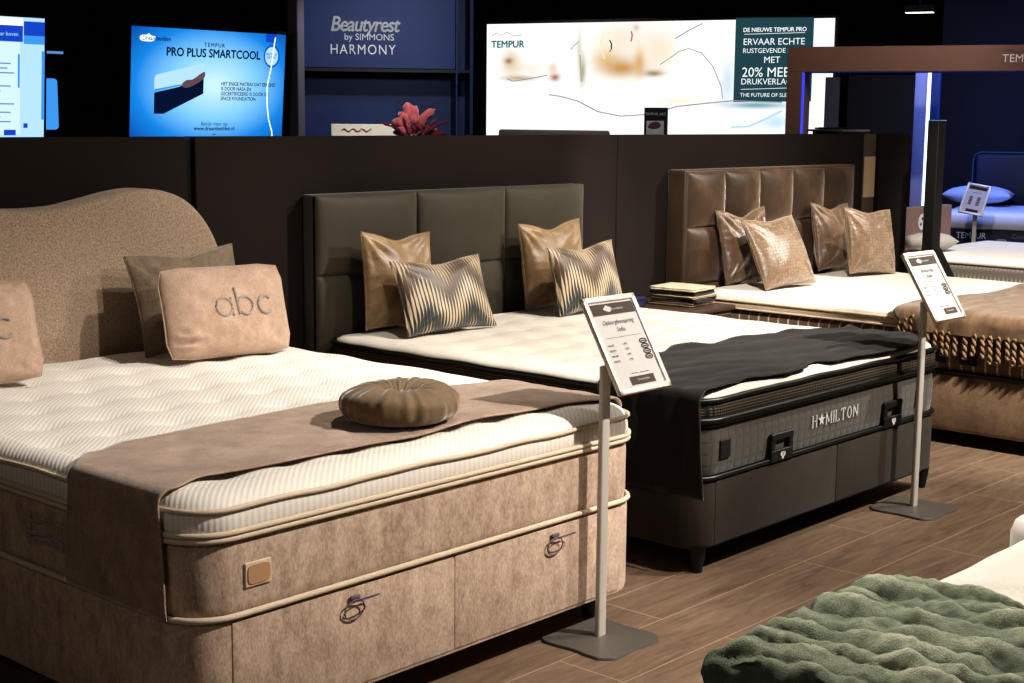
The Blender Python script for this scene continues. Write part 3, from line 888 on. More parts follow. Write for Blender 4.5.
# plush throw with fringe on bed C
def backC(x, z):
    return 3.50+.04*math.sin(x*3)+(0 if z > .63 else -.10*(.64-z)/.1)
tc = thing('throw_blanket', 'brown plush throw with twisted fringe over the foot of the right bed', 'throw')
bm = drape(CX0-.005, CX1+.005, .662, .560, .56, lambda x, z: 2.62, backC, out=.020, r=.045, wr=.012, seed=21, nv=60)
o = obj('cover', bm, M['fur_brown'], tc, 180)
sm = o.modifiers.new('thickness', 'SOLIDIFY'); sm.thickness = .012; sm.offset = 1
k = 0; y = 3.385
while y > 2.66:
    bm = nb(); ln = .125+rnd.uniform(-.02, .02); sw = rnd.uniform(-.012, .012)
    for s in (0, PI):
        pts = []
        for i in range(22):
            t = i/21
            a = t*ln/.034*PI+s
            pts.append((CX0-.034+.006*math.cos(a)-.004*t, y+.007*math.sin(a)+sw*t, .575-ln*t))
        tube(bm, pts, .0085, 6)
    obj('fringe_tassel', bm, M['fringe'], tc, 180)
    y -= .040+rnd.uniform(-.006, .010); k += 1
for i in range(3):   # strands hanging beside the fold at the throw's side edge
    bm = nb(); ln = .13+.01*i; yy = 3.43+.035*i
    for s in (0, PI):
        pts = []
        for j in range(22):
            t = j/21; a = t*ln/.034*PI+s
            pts.append((CX0-.030+.006*math.cos(a), yy+.007*math.sin(a)+.01*t, .64-.02*i-ln*t))
        tube(bm, pts, .0085, 6)
    obj('fringe_tassel', bm, M['fringe'], tc, 180)

add_cushion((7.285, 4.706, .664, -.121, .20, .027, .43, .43), .13, 'plain copper satin cushion on the left, leaning behind an embossed cushion', M['satin_copper'], 8, pinch=.06, dent=.04, wrinkle=.02)
add_cushion((7.273, 4.423, .664, -.089, .45, .024, .475, .42), .14, 'embossed copper square cushion leaning back, left side of right bed', M['croc'], 9, pinch=.05, dent=.015, wrinkle=.008)
add_cushion((8.284, 4.712, .664, -.022, .20, -.036, .435, .425), .13, 'plain copper satin cushion on the right, half hidden behind an embossed one', M['satin_copper'], 10, pinch=.06, dent=.03, wrinkle=.018)
add_cushion((8.241, 4.438, .664, -.163, .206, -.06, .44, .405), .14, 'embossed copper square cushion standing upright, right side of right bed', M['croc'], 11, pinch=.05, dent=.02, wrinkle=.010)

# ------------------------------------------------------------------ nightstand and swatches
ns = thing('nightstand', 'low dark walnut nightstand between the charcoal bed and brown headboard', 'nightstand', (6.40, 4.70, 0))
obj('body', bx(-.33, .33, -.235, .255, .08, .575, .006, 2), M['wood_dark'], ns, 40)
obj('top_panel', bx(-.345, .345, -.255, .26, .575, .60, .004, 2), M['wood_dark'], ns, 40)
for z in (.10, .34):
    d = obj('drawer', bx(-.31, .31, -.252, -.235, z, z+.22, .003, 1), M['wood_dark'], ns)
    obj('knob', lathe(nb(), [(.012, 0), (.016, .012), (.012, .02)], 0, 0, 16), M['black'], d)
    d.children[0].rotation_euler = (PI/2, 0, 0); d.children[0].location = (0, -.252, z+.11)
for x in (-.28, .28):
    for y in (-.19, .2): obj('leg', bx(x-.02, x+.02, y-.02, y+.02, 0, .08), M['black'], ns)

def folded(x, y, z, w, d, h, rz, mat, label, layers=3, seed=0):
    root = thing('fabric_swatch', label, 'fabric swatch', (x, y, z), rz, 'folded fabric swatches on the nightstand')
    bm = nb(); lh = h/layers
    for l in range(layers):
        def fn(a, b, zz=l*lh, s=1): 
            px, py = (a-.5)*w, (b-.5)*d
            wv = .0022*noise.noise(Vector((px*14+seed, py*14, l*3.1)))
            return (px+.004*math.sin(l*2.1+seed), py+.003*math.cos(l*1.7+seed), zz+wv)
        t = lh*.42
        top = grid_mesh(bm, lambda a, b: Vector(fn(a, b))+Vector((0, 0, lh*.5+t)), 14, 10)
        bot = grid_mesh(bm, lambda a, b: Vector(fn(a, b))+Vector((0, 0, lh*.5-t)), 14, 10, True)
        def ringof(g): return [g[0][i] for i in range(15)]+[g[j][14] for j in range(1, 11)]+[g[10][14-i] for i in range(1, 15)]+[g[10-j][0] for j in range(1, 10)]
        a, b = ringof(top), ringof(bot)
        mid = []
        for p, q in zip(a, b):
            c = (p.co+q.co)/2; o = Vector((c.x, c.y, 0)); o = o.normalized()*.003 if o.length else o
            mid.append(bm.verts.new(c+o))
        m = len(a)
        for k in range(m):
            bm.faces.new((a[k], a[(k+1) % m], mid[(k+1) % m], mid[k])); bm.faces.new((mid[k], mid[(k+1) % m], b[(k+1) % m], b[k]))
    obj('folds', bm, mat, root, 180)
    return root
sw = [((110, 92, 74), .022, 'brown folded fabric swatch at the bottom of the pile on nightstand'),
      ((58, 48, 42), .020, 'dark folded fabric swatch just above the bottom one on nightstand'),
      ((172, 152, 122), .012, 'thin beige folded swatch in the middle of the pile on nightstand'),
      ((46, 40, 38), .022, 'nearly black folded swatch under the topmost one on nightstand'),
      ((212, 196, 166), .018, 'cream folded fabric swatch topmost of the pile on nightstand')]
z = .602
for i, (c, h, lab) in enumerate(sw):
    folded(6.56+.008*math.sin(i*3), 4.665+.01*math.cos(i*2), z, .24, .27, h, .10+.07*math.sin(i*2.3), fabric('swatch cloth', c, tuple(int(v*.7) for v in c), 20, 200), lab, 2, i)
    z += h+.0015
M['blue_box'] = plain('dark blue card', (24, 30, 66), .5)
bb = thing('card_box', 'small dark blue box beside the folded swatches on nightstand', 'box', (6.27, 4.79, .601), .1)
obj('body', bx(-.05, .05, -.05, .05, 0, .05, .003, 1), M['blue_box'], bb)
obj('lid', bx(-.053, .053, -.053, .053, .035, .053, .003, 1), M['blue_box'], bb)

# ------------------------------------------------------------------ price stands
def sign(root, w, h, content):
    """frame in local XZ, bottom at z=0, facing -Y; returned empty-less parts are children of root"""
    b = .019
    bm = nb()
    for (x0, x1, z0, z1) in ((-w/2, w/2, 0, b), (-w/2, w/2, h-b, h), (-w/2, -w/2+b, 0, h), (w/2-b, w/2, 0, h)):
        box(bm, x0, x1, -.012, .006, z0, z1, .005, 2)
    box(bm, -w/2+.004, w/2-.004, -.001, .005, .004, h-.004)
    fr = obj('sign_frame', bm, M['alu_frame'], root, 40)
    iw, ih = w/2-b-.002, h-2*b
    card = obj('price_card', bx(-iw, iw, -.005, -.002, b+.001, h-b-.001), M['paper'], root)
    z1 = h-b
    y = -.006
    if content in (1, 2):
        rectf('header_band', -iw+.004, iw-.002, z1-.043, z1-.006, y, M['ink'], card)
        cloud = [(-.035, z1-.03), (-.045, z1-.024), (-.036, z1-.017), (-.028, z1-.012), (-.018, z1-.016), (-.008, z1-.02), (-.01, z1-.03), (-.022, z1-.034)]
        flat('emblem', cloud, y-.001, M['paper'], card)
        text('Dreambedden', .010, (-.008, y-.001, z1-.028), M['paper'], card)
        text(('Opbergboxspring', 'Boxspring')[content-1], (.021, .023)[content-1], (0, y, z1-.075), M['ink'], card, 'CENTER', shear=.25)
        text(('Sofia', 'Stella')[content-1], .021, (0, y, z1-.100), M['ink'], card, 'CENTER', shear=.25)
        rectf('print_line', -iw*.8, iw*.8, z1-.1185, z1-.1175, y, M['ink'], card)
        rows = 4 if content == 1 else 3
        for r in range(rows):
            zz = z1-.145-.0175*r
            text('140x200', .009, (-iw+.012, y, zz), M['ink'], card)
            text('1.%d95' % (4+r), .010, (-.02, y, zz), M['ink'], card)
            bm = nb()
            vo, vi = [], []
            for kk in range(24):
                a = 2*PI*kk/24
                vo.append(bm.verts.new((iw-.024+.019*math.cos(a), y, zz+.004+.0092*math.sin(a))))
                vi.append(bm.verts.new((iw-.024+.0135*math.cos(a), y, zz+.004+.0052*math.sin(a))))
            for kk in range(24): bm.faces.new((vo[kk], vo[(kk+1) % 24], vi[(kk+1) % 24], vi[kk]))
            rg = obj('price_ring', bm, M['ink_dark'], card)
            rectf('print_line', iw-.034, iw-.014, zz+.0015, zz+.006, y, M['ink'], rg)
        rectf('print_line', -.035, -.004, b+.042, b+.044, y, M['ink'], card)
        rectf('print_line', .004, .05, b+.042, b+.044, y, M['ink'], card)
        rectf('footer_band', -iw*.5 if content == 1 else -iw*.15, iw*.62 if content == 1 else iw*.8, b+.006, b+.033, y, M['ink'], card)
        text('Dreambedden', .010, (iw*.1 if content == 1 else iw*.3, y-.001, b+.018), M['paper'], card, 'CENTER')
    else:
        rectf('header_band', -iw+.004, iw-.004, z1-.035, z1-.006, y, M['ink_dark'], card)
        rectf('footer_band', -iw*.6, iw*.7, b+.006, b+.03, y, M['ink_dark'], card)
        for xx in (-.035, .03):
            for r in range(6): rectf('print_line', xx-.014, xx+.014, z1-.11-.014*r, z1-.102-.014*r, y, M['ink_dark'], card)
        rectf('print_line', -.04, .04, z1-.065, z1-.062, y, M['ink'], card)

def stand(bxp, byp, rz, pose, label, content, pole_h, metal):
    root = thing('sign_stand', label, 'sign stand', (bxp, byp, 0), rz)
    # base plate: square with bowed sides, slightly domed
    bm = nb(); N = 96; prof = [(1.0, 0.0), (1.0, .005), (.985, .009), (.8, .011), (.5, .0135), (.2, .015), (.1, .0155)]
    rings = []
    for s, z in prof:
        ring = []
        for k in range(N):
            a = 2*PI*k/N
            c, sn = math.cos(a), math.sin(a)
            r = .146/max(abs(c), abs(sn))            # square
            r = min(r, .182)                         # clipped corners
            r *= 1-.045*abs(math.sin(2*a))**0*math.exp(-((abs(abs(c)-abs(sn))-1)/.35)**2)
            ring.append(bm.verts.new((r*s*c, r*s*sn, z)))
        rings.append(ring)
    for a, b in zip(rings, rings[1:]):
        for k in range(N): bm.faces.new((a[k], a[(k+1) % N], b[(k+1) % N], b[k]))
    bm.faces.new(list(reversed(rings[0]))); bm.faces.new(rings[-1])
    obj('base', bm, metal, root, 50)
    bm = nb(); box(bm, -.019, .019, -.0095, .0095, .012, pole_h, .006, 3, True)
    obj('pole', bm, M['alu'], root, 40)
    x, y, z, yaw, tilt, roll, w, h = pose
    # pivot bracket linking pole and frame, and the frame as a sub tree
    o = bpy.data.objects.new('sign_holder', None)
    bmb = nb(); box(bmb, -.012, .012, -.004, .03, h*.38, h*.48, .003, 1); box(bmb, -.03, .03, .004, .010, h*.3, h*.55, .002, 1)
    o = obj('bracket', bmb, M['alu'], root)
    holder = root
    sub = bpy.data.objects.new('tmp', None)
    before = set(root.children)
    sign(root, w, h, content)
    mw = Matrix.Translation((bxp, byp, 0)) @ Matrix.Rotation(rz, 4, 'Z')
    ml = mw.inverted() @ (Matrix.Translation((x, y, z)) @ Matrix.Rotation(yaw, 4, 'Z') @ Matrix.Rotation(-tilt, 4, 'X') @ Matrix.Rotation(-roll, 4, 'Y'))
    for c in list(root.children):
        if c not in before or c is o:
            c.matrix_local = ml
    bpy.data.objects.remove(sub)
    return root
stand(3.455, 2.735, 0, (3.557, 2.660, .778, -.019, .529, 0, .250, .320), 'silver price sign stand in front of the beige bed corner', 1, .86, M['base_metal'])
stand(5.575, 2.765, 0, (5.664, 2.693, .793, -.07, .56, .01, .243, .314), 'silver price sign stand in front of the charcoal bed', 2, .87, M['base_metal'])

# ------------------------------------------------------------------ foreground bed E and green throw
bedE = thing('display_bed', 'white covered bed in the bottom right foreground under a green throw', 'bed')
obj('base', slab(2.40, 3.76, -.50, 1.53, .06, [(.08, .01), (.09, 0), (.30, 0), (.31, .01)], None, 3, 120), M['charcoal'], bedE, 50)
legs(bedE, 2.5, 3.66, -.35, 1.38, .082, M['black'])
def topE(x, y):
    return .010*noise.noise(Vector((x*2.4, y*2.4, 4)))+.006*noise.noise(Vector((x*7, y*3, 2)))-.014*math.exp(-((x+.55*y-4.05)/.02)**2)
duv = obj('duvet', slab(2.37, 3.79, -.52, 1.555, .06, [(.312, .012), (.34, 0), (.45, .0), (.49, .006), (.506, .022), (.512, .05)], topE, 60, 300, .012, .40), M['duvet'], None, 180)
tag(duv, 'white duvet with soft creases on the foreground bed', 'duvet')

def green_throw():
    bm = nb()
    X0, X1, Y0, Y1 = 2.325, 3.06, .10, 1.600
    nu, nv = 150, 300
    def h(x, y):
        # ruched pile: long soft cells running along Y, broken at random
        q = Vector((x*3.2, y*1.5, .3))
        wx = x+.05*noise.noise(Vector((x*4, y*3.5, 1.7)))
        wy = y+.06*noise.noise(Vector((x*5, y*3, 9.1)))
        a = (wx*1.0+.18*wy)/.088
        ridge = abs(math.sin(PI*a))**.55
        brk = .62+.62*noise.noise(Vector((wx*10, wy*7, 4.4)))
        return (.048*ridge*brk+.014*noise.noise(q)+.022*noise.noise(Vector((x*17, y*14, 2)))+.006*noise.noise(Vector((x*50, y*50, 2))))
    def fn(a, b):
        x = X0+(X1-X0)*a; y = Y0+(Y1-Y0)*b
        e = min(a*(X1-X0), (1-a)*(X1-X0), (1-b)*(Y1-Y0))
        k = min(1, e/.045); rim = math.sqrt(max(0, 1-(1-k)**2))
        sc = .014*noise.noise(Vector((x*11, y*11, 8)))
        if b > .97: y += sc*(b-.97)/.03+.012*math.sin(x*75)*(b-.97)/.03
        if a < .04: x -= sc
        z = .522+rim*(.024+h(x, y))
        # it slumps a little over the corner of the bed
        z -= .05*max(0, (2.40-x)/.075)**2
        return (x, y, z)
    top = grid_mesh(bm, fn, nu, nv)
    def fb(a, b):
        p = Vector(fn(a, b)); return (p.x, p.y, .518-(.04*max(0, (2.40-p.x)/.075)**2))
    bot = grid_mesh(bm, fb, nu, nv, True)
    def ringof(g): return [g[0][i] for i in range(nu+1)]+[g[j][nu] for j in range(1, nv+1)]+[g[nv][nu-i] for i in range(1, nu+1)]+[g[nv-j][0] for j in range(1, nv)]
    a, b = ringof(top), ringof(bot); m = len(a)
    for k in range(m): bm.faces.new((a[k], b[k], b[(k+1) % m], a[(k+1) % m]))
    return bm
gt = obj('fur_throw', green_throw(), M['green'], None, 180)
tag(gt, 'sage green ruched faux fur throw on the foreground bed', 'throw')

bedG = thing('display_bed', 'pale bed whose corner shows at the right edge above foreground duvet', 'bed')
obj('base', slab(3.91, 5.4, -.4, 1.62, .06, [(.08, .01), (.09, 0), (.30, 0), (.31, .01)], None, 3, 100), M['charcoal'], bedG, 50)
obj('mattress', slab(3.88, 5.42, -.42, 1.66, .08, [(.312, .012), (.34, 0), (.47, 0), (.50, .012), (.512, .035)], None, 6, 160), M['duvet'], bedG, 180)
legs(bedG, 4.02, 5.3, -.3, 1.5, .082, M['black'])

# ------------------------------------------------------------------ televisions on the rear wall
def radial_screen():
    t = NT('blue advert screen'); tc = t.node('ShaderNodeTexCoord')
    s = t.node('ShaderNodeSeparateXYZ', inp={0: tc.outputs['Generated']})
    dx = t.math('MULTIPLY', t.math('SUBTRACT', s.outputs[0], .52), 1.25); dz = t.math('MULTIPLY', t.math('SUBTRACT', s.outputs[2], .5), 1.15)
    d = t.math('SQRT', t.math('ADD', t.math('MULTIPLY', dx, dx), t.math('MULTIPLY', dz, dz)))
    col = t.ramp(d, [(.05, srgb((190, 226, 250))), (.35, srgb((130, 196, 242))), (.62, srgb((30, 132, 214))), (.85, srgb((14, 84, 168)))])
    t.set(color=(0, 0, 0, 1), em=col, ems=1.05, spec=0); return t.m
M['screen_blue'] = radial_screen()
M['navy'] = glow('navy print', (14, 30, 62), .8)
M['white_glow'] = glow('white print', (240, 248, 255), 1.2)
M['deep_blue'] = glow('deep blue print', (28, 74, 190), 1.0)
M['pale_blue'] = glow('pale blue print', (178, 218, 246), 1.0)
M['mid_blue'] = glow('mid blue print', (70, 150, 226), 1.0)
M['grey_blue'] = glow('grey blue print', (96, 140, 184), 1.0)

TVY = 7.45
tv = thing('television', 'wall screen showing a blue advert with a cut open mattress', 'television', (5.498, TVY, 1.45))
tv.rotation_euler = (math.radians(5), 0, 0)
obj('housing', bx(-.575, .575, .004, .095, -.02, .665, .006, 2), M['black'], tv, 40)
obj('wall_mount', bx(-.15, .15, .09, .128, .12, .30), M['black'], tv)
scr = obj('screen', bx(-.56, .56, -.002, .004, 0, .645), M['screen_blue'], tv)
W_, H_ = 1.12, .645
def sp(u, v): return (-W_/2+u*W_, H_*(1-v))     # u right, v down, 0..1
y = -.004
def tvt(s_, size, u, v, mat, al='LEFT', **kw):
    p = sp(u, v); return text(s_, size, (p[0], y, p[1]), mat, scr, al, **kw)
tvt('TEMPUR', .034, .515, .150, M['navy'], 'CENTER', offset=.0008, spacing=1.3)
tvt('PRO PLUS SMARTCOOL', .070, .515, .245, M['navy'], 'CENTER', offset=.0035, sx=.93)
for i, ln in enumerate(('HET ENIGE MATRAS DAT ERKEND', 'IS DOOR NASA EN', 'GECERTIFICEERD IS DOOR DE', 'SPACE FOUNDATION')):
    tvt(ln, .031, .565, .50+.046*i, M['navy'], offset=.0011, sx=.88)
tvt('Bekijk meer op', .032, .53, .875, M['navy'], 'CENTER')
tvt('www.dreambedden.nl', .034, .53, .92, M['navy'], 'CENTER', offset=.0006)
flat('logo_mark', [sp(.515, .965), sp(.53, .955), sp(.545, .965), sp(.53, .962)], y, M['navy'], scr)
flat('logo_mark', [sp(.045, .10), sp(.055, .075), (sp(.085, .07)), sp(.10, .058), sp(.115, .075), sp(.14, .085), sp(.13, .12), sp(.09, .128), sp(.055, .122)], y, M['white_glow'], scr)
tvt('Dreambedden', .034, .06, .115, M['navy'], offset=.0012)
# product picture: a cut-open mattress
f = flat('product_picture', [sp(.14, .45), sp(.15, .42), sp(.45, .30), sp(.45, .43), sp(.36, .50), sp(.14, .56)], y, M['pale_blue'], scr, False)
flat('product_picture', [sp(.14, .58), sp(.30, .52), sp(.45, .40), sp(.45, .58), sp(.20, .77), sp(.14, .77)], y-.001, M['navy'], scr, False)
flat('product_picture', [sp(.14, .57), sp(.25, .53), sp(.32, .51), sp(.30, .50), sp(.14, .55)], y-.002, M['mid_blue'], scr, False)
M['mauve'] = glow('mauve print', (112, 90, 96), .8)
flat('product_picture', [sp(.31, .50), sp(.34, .46), sp(.38, .45), sp(.45, .38), sp(.45, .44), sp(.38, .51), sp(.33, .53)], y-.002, M['mauve'], scr)
bm = nb()
for r0, r1 in ((.062, .054),):
    c = sp(.905, .21); vo = [bm.verts.new((c[0]+r0*math.cos(2*PI*k/32), y, c[1]+r0*1.12*math.sin(2*PI*k/32))) for k in range(32)]; vi = [bm.verts.new((c[0]+r1*math.cos(2*PI*k/32), y, c[1]+r1*1.12*math.sin(2*PI*k/32))) for k in range(32)]
    for k in range(32): bm.faces.new((vo[k], vo[(k+1) % 32], vi[(k+1) % 32], vi[k]))
obj('badge', bm, M['deep_blue'], scr)
flat('badge', [(c[0]+.05*math.cos(2*PI*k/20), c[1]+.056*math.sin(2*PI*k/20)) for k in range(20)], y+.001, M['pale_blue'], scr)
text('BESTE UIT', .020, (c[0], y-.001, c[1]+.005), M['deep_blue'], scr, 'CENTER', offset=.0006)
text('DE TEST', .020, (c[0], y-.001, c[1]-.015), M['deep_blue'], scr, 'CENTER', offset=.0006)
flat('badge_ribbon', [sp(.86, .0), sp(.93, .0), sp(.93, .085), sp(.86, .075)], y, M['deep_blue'], scr, False)
bm = nb(); pts = [sp(.925, .03), sp(.92, .08), sp(.905, .3), sp(.88, .5), sp(.885, .68), sp(.90, .82), sp(.925, .93), sp(.93, 1.0)]
tube(bm, [(p[0], y-.001, p[1]) for p in pts], .0035, 6); obj('light_streak', bm, M['white_glow'], scr, 180)

tv = thing('television', 'screen at the upper left edge showing a blue web page', 'television', (3.785, TVY, 1.46))
tv.rotation_euler = (math.radians(5), 0, 0)
obj('housing', bx(-.62, .62, .004, .095, -.02, .665, .006, 2), M['black'], tv, 40)
obj('wall_mount', bx(-.15, .15, .09, .128, .12, .30), M['black'], tv)
scr = obj('screen', bx(-.60, .60, -.002, .004, 0, .645), M['pale_blue'], tv)
W_, H_ = 1.20, .645
rectf('title_bar', *[-.60, .47], .60, .64, y, M['white_glow'], scr)
rectf('menu_bar', -.60, .47, .515, .60, y, M['deep_blue'], scr)
rectf('menu_bar', .475, .60, .55, .625, y, M['deep_blue'], scr)
rectf('menu_bar', .475, .60, .505, .55, y, M['mid_blue'], scr)
rectf('page', -.60, .455, .02, .512, y+.0005, glow('page white', (206, 232, 250), 1.0), scr)
text('Naar boven', .03, (.30, y-.001, .545), M['pale_blue'], scr)
for (x0, w_, z0) in [(-.5, .78, .44), (-.5, .9, .395), (-.5, .88, .37), (-.5, .92, .345), (-.5, .80, .30), (-.5, .9, .275), (-.5, .84, .25), (-.5, .78, .205), (-.5, .92, .18), (-.5, .9, .135), (-.5, .84, .11), (-.5, .9, .085), (-.5, .6, .06)]:
    rectf('text_line', x0, x0+w_, z0, z0+.007, y, M['grey_blue'], scr)
rectf('scroll_bar', .44, .452, .27, .45, y-.001, M['mid_blue'], scr)
rectf('scroll_bar', .582, .60, .10, .47, y-.001, M['mid_blue'], scr)
rectf('button', .36, .43, .015, .045, y-.001, M['deep_blue'], scr)
rectf('button', .475, .50, .055, .08, y-.001, M['deep_blue'], scr)
tb = thing('tablet', 'small display with rounded blue glowing screen right of the web page screen', 'tablet', (4.445, TVY+.015, 1.46))
obj('housing', bx(-.035, .09, .0, .09, -.02, .66, .006, 2), M['black'], tb)
flat('screen', [(-.034, .045), (.025, .045), (.035, .048), (.042, .055), (.045, .065), (.045, .305), (.042, .315), (.035, .322), (.025, .325), (-.034, .325)], -.002, M['mid_blue'], tb, False)
obj('wall_mount', bx(0, .05, .085, .0965, .2, .3), M['black'], tb)
obj('edge_strip', bx(-.034, .088, -.004, 0, .46, .474), M['grey_blue'], tb)

# ------------------------------------------------------------------ blue display stand (Beautyrest)
bz = math.atan2(-.616, .788)
M['cobalt'] = plain('dark cobalt panel', (28, 50, 104), .6)
M['cobalt_dark'] = plain('darker cobalt panel', (22, 40, 84), .6)
bd = thing('display_stand', 'dark blue shelf display with white lettering on its header', 'display stand', (7.25, 8.76, 0), bz)
obj('back_panel', bx(.03, 1.36, .30, .33, 0, 2.75), M['cobalt_dark'], bd)
hp = obj('header_panel', bx(.04, 1.22, .02, .06, 1.955, 2.75), M['cobalt'], bd)
obj('shelf', bx(.03, 1.34, .02, .30, 1.925, 1.95), M['black'], bd)
obj('side_panel', bx(1.225, 1.235, .0, .30, 0, 2.75), M['cobalt'], bd)
obj('side_panel', bx(1.335, 1.36, .02, .30, 0, 2.75), M['cobalt_dark'], bd)
obj('lower_panel', bx(.04, .78, .26, .29, 1.2, 1.705), M['cobalt'], bd)
M['white_sign'] = plain('white letters', (235, 235, 235), .5)
text('Beautyrest', .155, (.27, .012, 2.225), M['white_sign'], hp, shear=.22, sx=.86, spacing=.9, offset=.001)
text('by SIMMONS', .068, (.755, .012, 2.160), M['white_sign'], hp, 'RIGHT')
text('HARMONY', .104, (.765, .012, 2.055), M['white_sign'], hp, 'RIGHT', spacing=1.18, sx=.86)
cb = thing('display_headboard', 'white padded card with gold scribble in front of blue display', 'headboard', (7.36, 8.50, 0), bz)
M['cream_card'] = glow('cream lit board', (240, 226, 204), .75)
obj('panel', bx(.02, .72, 0, .04, 0, 1.535, .006, 2), plain('cream board', (245, 232, 212), .6), cb)
M['gold'] = plain('gold print', (150, 122, 80), .5)
for (xa, xb, zz) in ((.10, .32, 1.49), (.56, .72, 1.485)):
    bm = nb(); tube(bm, [(xa+(xb-xa)*i/12, -.004, zz+.012*math.sin(i*1.7)) for i in range(13)], .005, 6); obj('gold_print', bm, M['gold'], cb)
# bouquet of pink plumes
M['plume'] = fabric('pink plume', (196, 104, 104), (120, 52, 60), 20, 200, .5, .9, .6)
M['plume_dark'] = fabric('dark red plume', (120, 36, 50), (60, 16, 26), 20, 200, .5, .9, .6)
M['vase'] = plain('white vase', (220, 205, 186), .5)
fl = thing('plume_bouquet', 'bouquet of pink and red feathery plumes in front of blue display', 'bouquet', (7.43, 7.67, .95), bz)
obj('vase', lathe(nb(), [(.06, 0), (.09, .1), (.10, .3), (.07, .46), (.06, .50), (.07, .52)], 0, 0, 24), M['vase'], fl, 60)
side_t = thing('pedestal', 'dark pedestal carrying the plume bouquet behind the low wall', 'pedestal', (7.43, 7.67, 0), bz)
obj('column', bx(-.15, .15, -.15, .15, 0, .93, .01, 2), M['black'], side_t)
obj('top', bx(-.17, .17, -.17, .17, .93, .95, .004, 1), M['black'], side_t)
for i, (dx, dz, L, dark, wd) in enumerate(((-.15, .18, .24, 0, .045), (-.10, .24, .26, 0, .05), (-.05, .27, .28, 0, .05), (.0, .26, .26, 0, .045), (-.14, .10, .20, 0, .04), (.16, .22, .22, 0, .034), (.06, .12, .16, 1, .05), (.13, .07, .14, 1, .05), (.20, .05, .16, 0, .04), (.02, .08, .12, 1, .045), (-.06, .05, .12, 1, .04), (.24, .03, .10, 1, .03))):
    bm = nb(); pts = []; rad = []
    for k in range(14):
        t = k/13
        pts.append((dx*t*1.0+.0*t, .03*math.sin(i)*t-.02, .50+dz*math.sin(t*PI/2)*.86-(.07*t*t if dx < -.08 else 0)))
        rad.append(wd*(.12+.88*math.sin(PI*min(1, t*.9+.1))**.8) if t > .3 else .006+wd*.5*t)
    tube(bm, pts, .02, 10, rad=rad)
    for v in bm.verts: v.co += Vector([noise.noise(v.co*30+Vector((i, k2*5, 0)))*.012 for k2 in range(3)])
    obj('plume', bm, M['plume_dark' if dark else 'plume'], fl, 180)
for i in range(7):
    bm = nb(); a = -.5+i*.17
    tube(bm, [(a*.3*t*1.6, -.07, .46+.16*t+.02*math.sin(i*2+t*4)) for t in [k/6 for k in range(7)]], .006, 6, rad=[.003, .012, .006, .015, .006, .012, .002]); obj('twig', bm, M['plume_dark'], fl)

# ------------------------------------------------------------------ TEMPUR area, rotated frame
TZ = math.atan2(-.951, .309)
P0 = Vector((10.564, 6.54, 0)); E1 = Vector((.309, -.951, 0)); E2 = Vector((.951, .309, 0))
def T(u, d): 
    p = P0+E1*u+E2*d; return (p.x, p.y, 0)
# lit picture wall
lb = thing('light_box', 'large bright backlit poster of a sleeping woman', 'light box', T(-4.57, 4.0), TZ)
LBW, LBH = 4.085, 1.50
obj('housing', bx(-.04, LBW+.04, .01, .14, 1.12, 2.71, .006, 1), M['black'], lb)
def lp_(px, py):
    q = px-22; f = q/1046
    return (.0043234*q/(1+.0001023*q), 2.67-(py-(72-12*f))*(.003865-.00037*f))
def poster_mat(blobs):
    t = NT('backlit poster print'); tc = t.node('ShaderNodeTexCoord')
    sx = t.node('ShaderNodeSeparateXYZ', inp={0: tc.outputs['Object']})
    col = srgb((252, 253, 255))
    for (px, py, rx, ry, c, k) in blobs:
        u, z = lp_(px, py)
        a = t.math('MULTIPLY', t.math('SUBTRACT', sx.outputs[0], u), 1/(rx*.0040)); b = t.math('MULTIPLY', t.math('SUBTRACT', sx.outputs[2], z), 1/(ry*.0038))
        d = t.math('ADD', t.math('MULTIPLY', a, a), t.math('MULTIPLY', b, b))
        g = t.math('MULTIPLY', t.math('EXPONENT', t.math('MULTIPLY', d, -1.0)), k)
        col = t.mix(g, col, srgb(c))
    t.set(color=(0, 0, 0, 1), em=col, ems=.96, spec=0); return t.m
M['lb_white'] = poster_mat([(544, 151, 60, 65, (246, 216, 180), .75), (420, 120, 95, 65, (236, 222, 198), .8), (150, 205, 60, 18, (238, 224, 200), .7),
    (380, 180, 42, 32, (222, 186, 122), .8), (430, 206, 64, 30, (196, 146, 66), .95), (482, 190, 16, 40, (210, 168, 96), .85), (526, 222, 30, 10, (150, 118, 60), .9),
    (94, 186, 34, 40, (214, 190, 150), .85), (120, 234, 56, 9, (176, 150, 104), .8), (88, 182, 12, 9, (130, 100, 64), .8), (228, 232, 16, 12, (168, 90, 56), .95), (222, 205, 16, 18, (226, 196, 160), .8),
    (311, 215, 10, 46, (140, 142, 92), .8), (300, 150, 8, 64, (196, 198, 168), .7), (470, 84, 10, 10, (190, 178, 168), .7), (600, 306, 76, 10, (230, 220, 190), .8), (480, 290, 200, 40, (248, 242, 232), .6),
    (840, 320, 90, 10, (90, 152, 170), .9), (900, 372, 44, 22, (182, 214, 228), .8), (750, 250, 22, 66, (200, 216, 232), .85)])
pan = obj('printed_panel', bx(0, LBW, 0, .008, 1.16, 2.67), M['lb_white'], lb)
y = -.004
G = lambda n_, c, s=1.2: glow(n_, c, s)
skin = G('backlit skin', (253, 246, 232), 1.2); skin2 = G('backlit skin shade', (240, 222, 190), 1.0); hair = G('backlit hair', (206, 172, 112), .85)
lineg = G('backlit outline', (150, 160, 164), .8); dark = G('backlit dark line', (70, 74, 76), .6); lip = G('backlit lips', (200, 110, 130), .9)
pill = G('backlit pillow', (238, 243, 248), 1.15); teal = G('teal print', (54, 92, 102), .62); tealt = G('teal letters', (10, 110, 124), .8)
def shp(pts, d, m, nm='printed_figure', s=True): return flat(nm, [lp_(*p) for p in pts], y-d, m, pan, s)
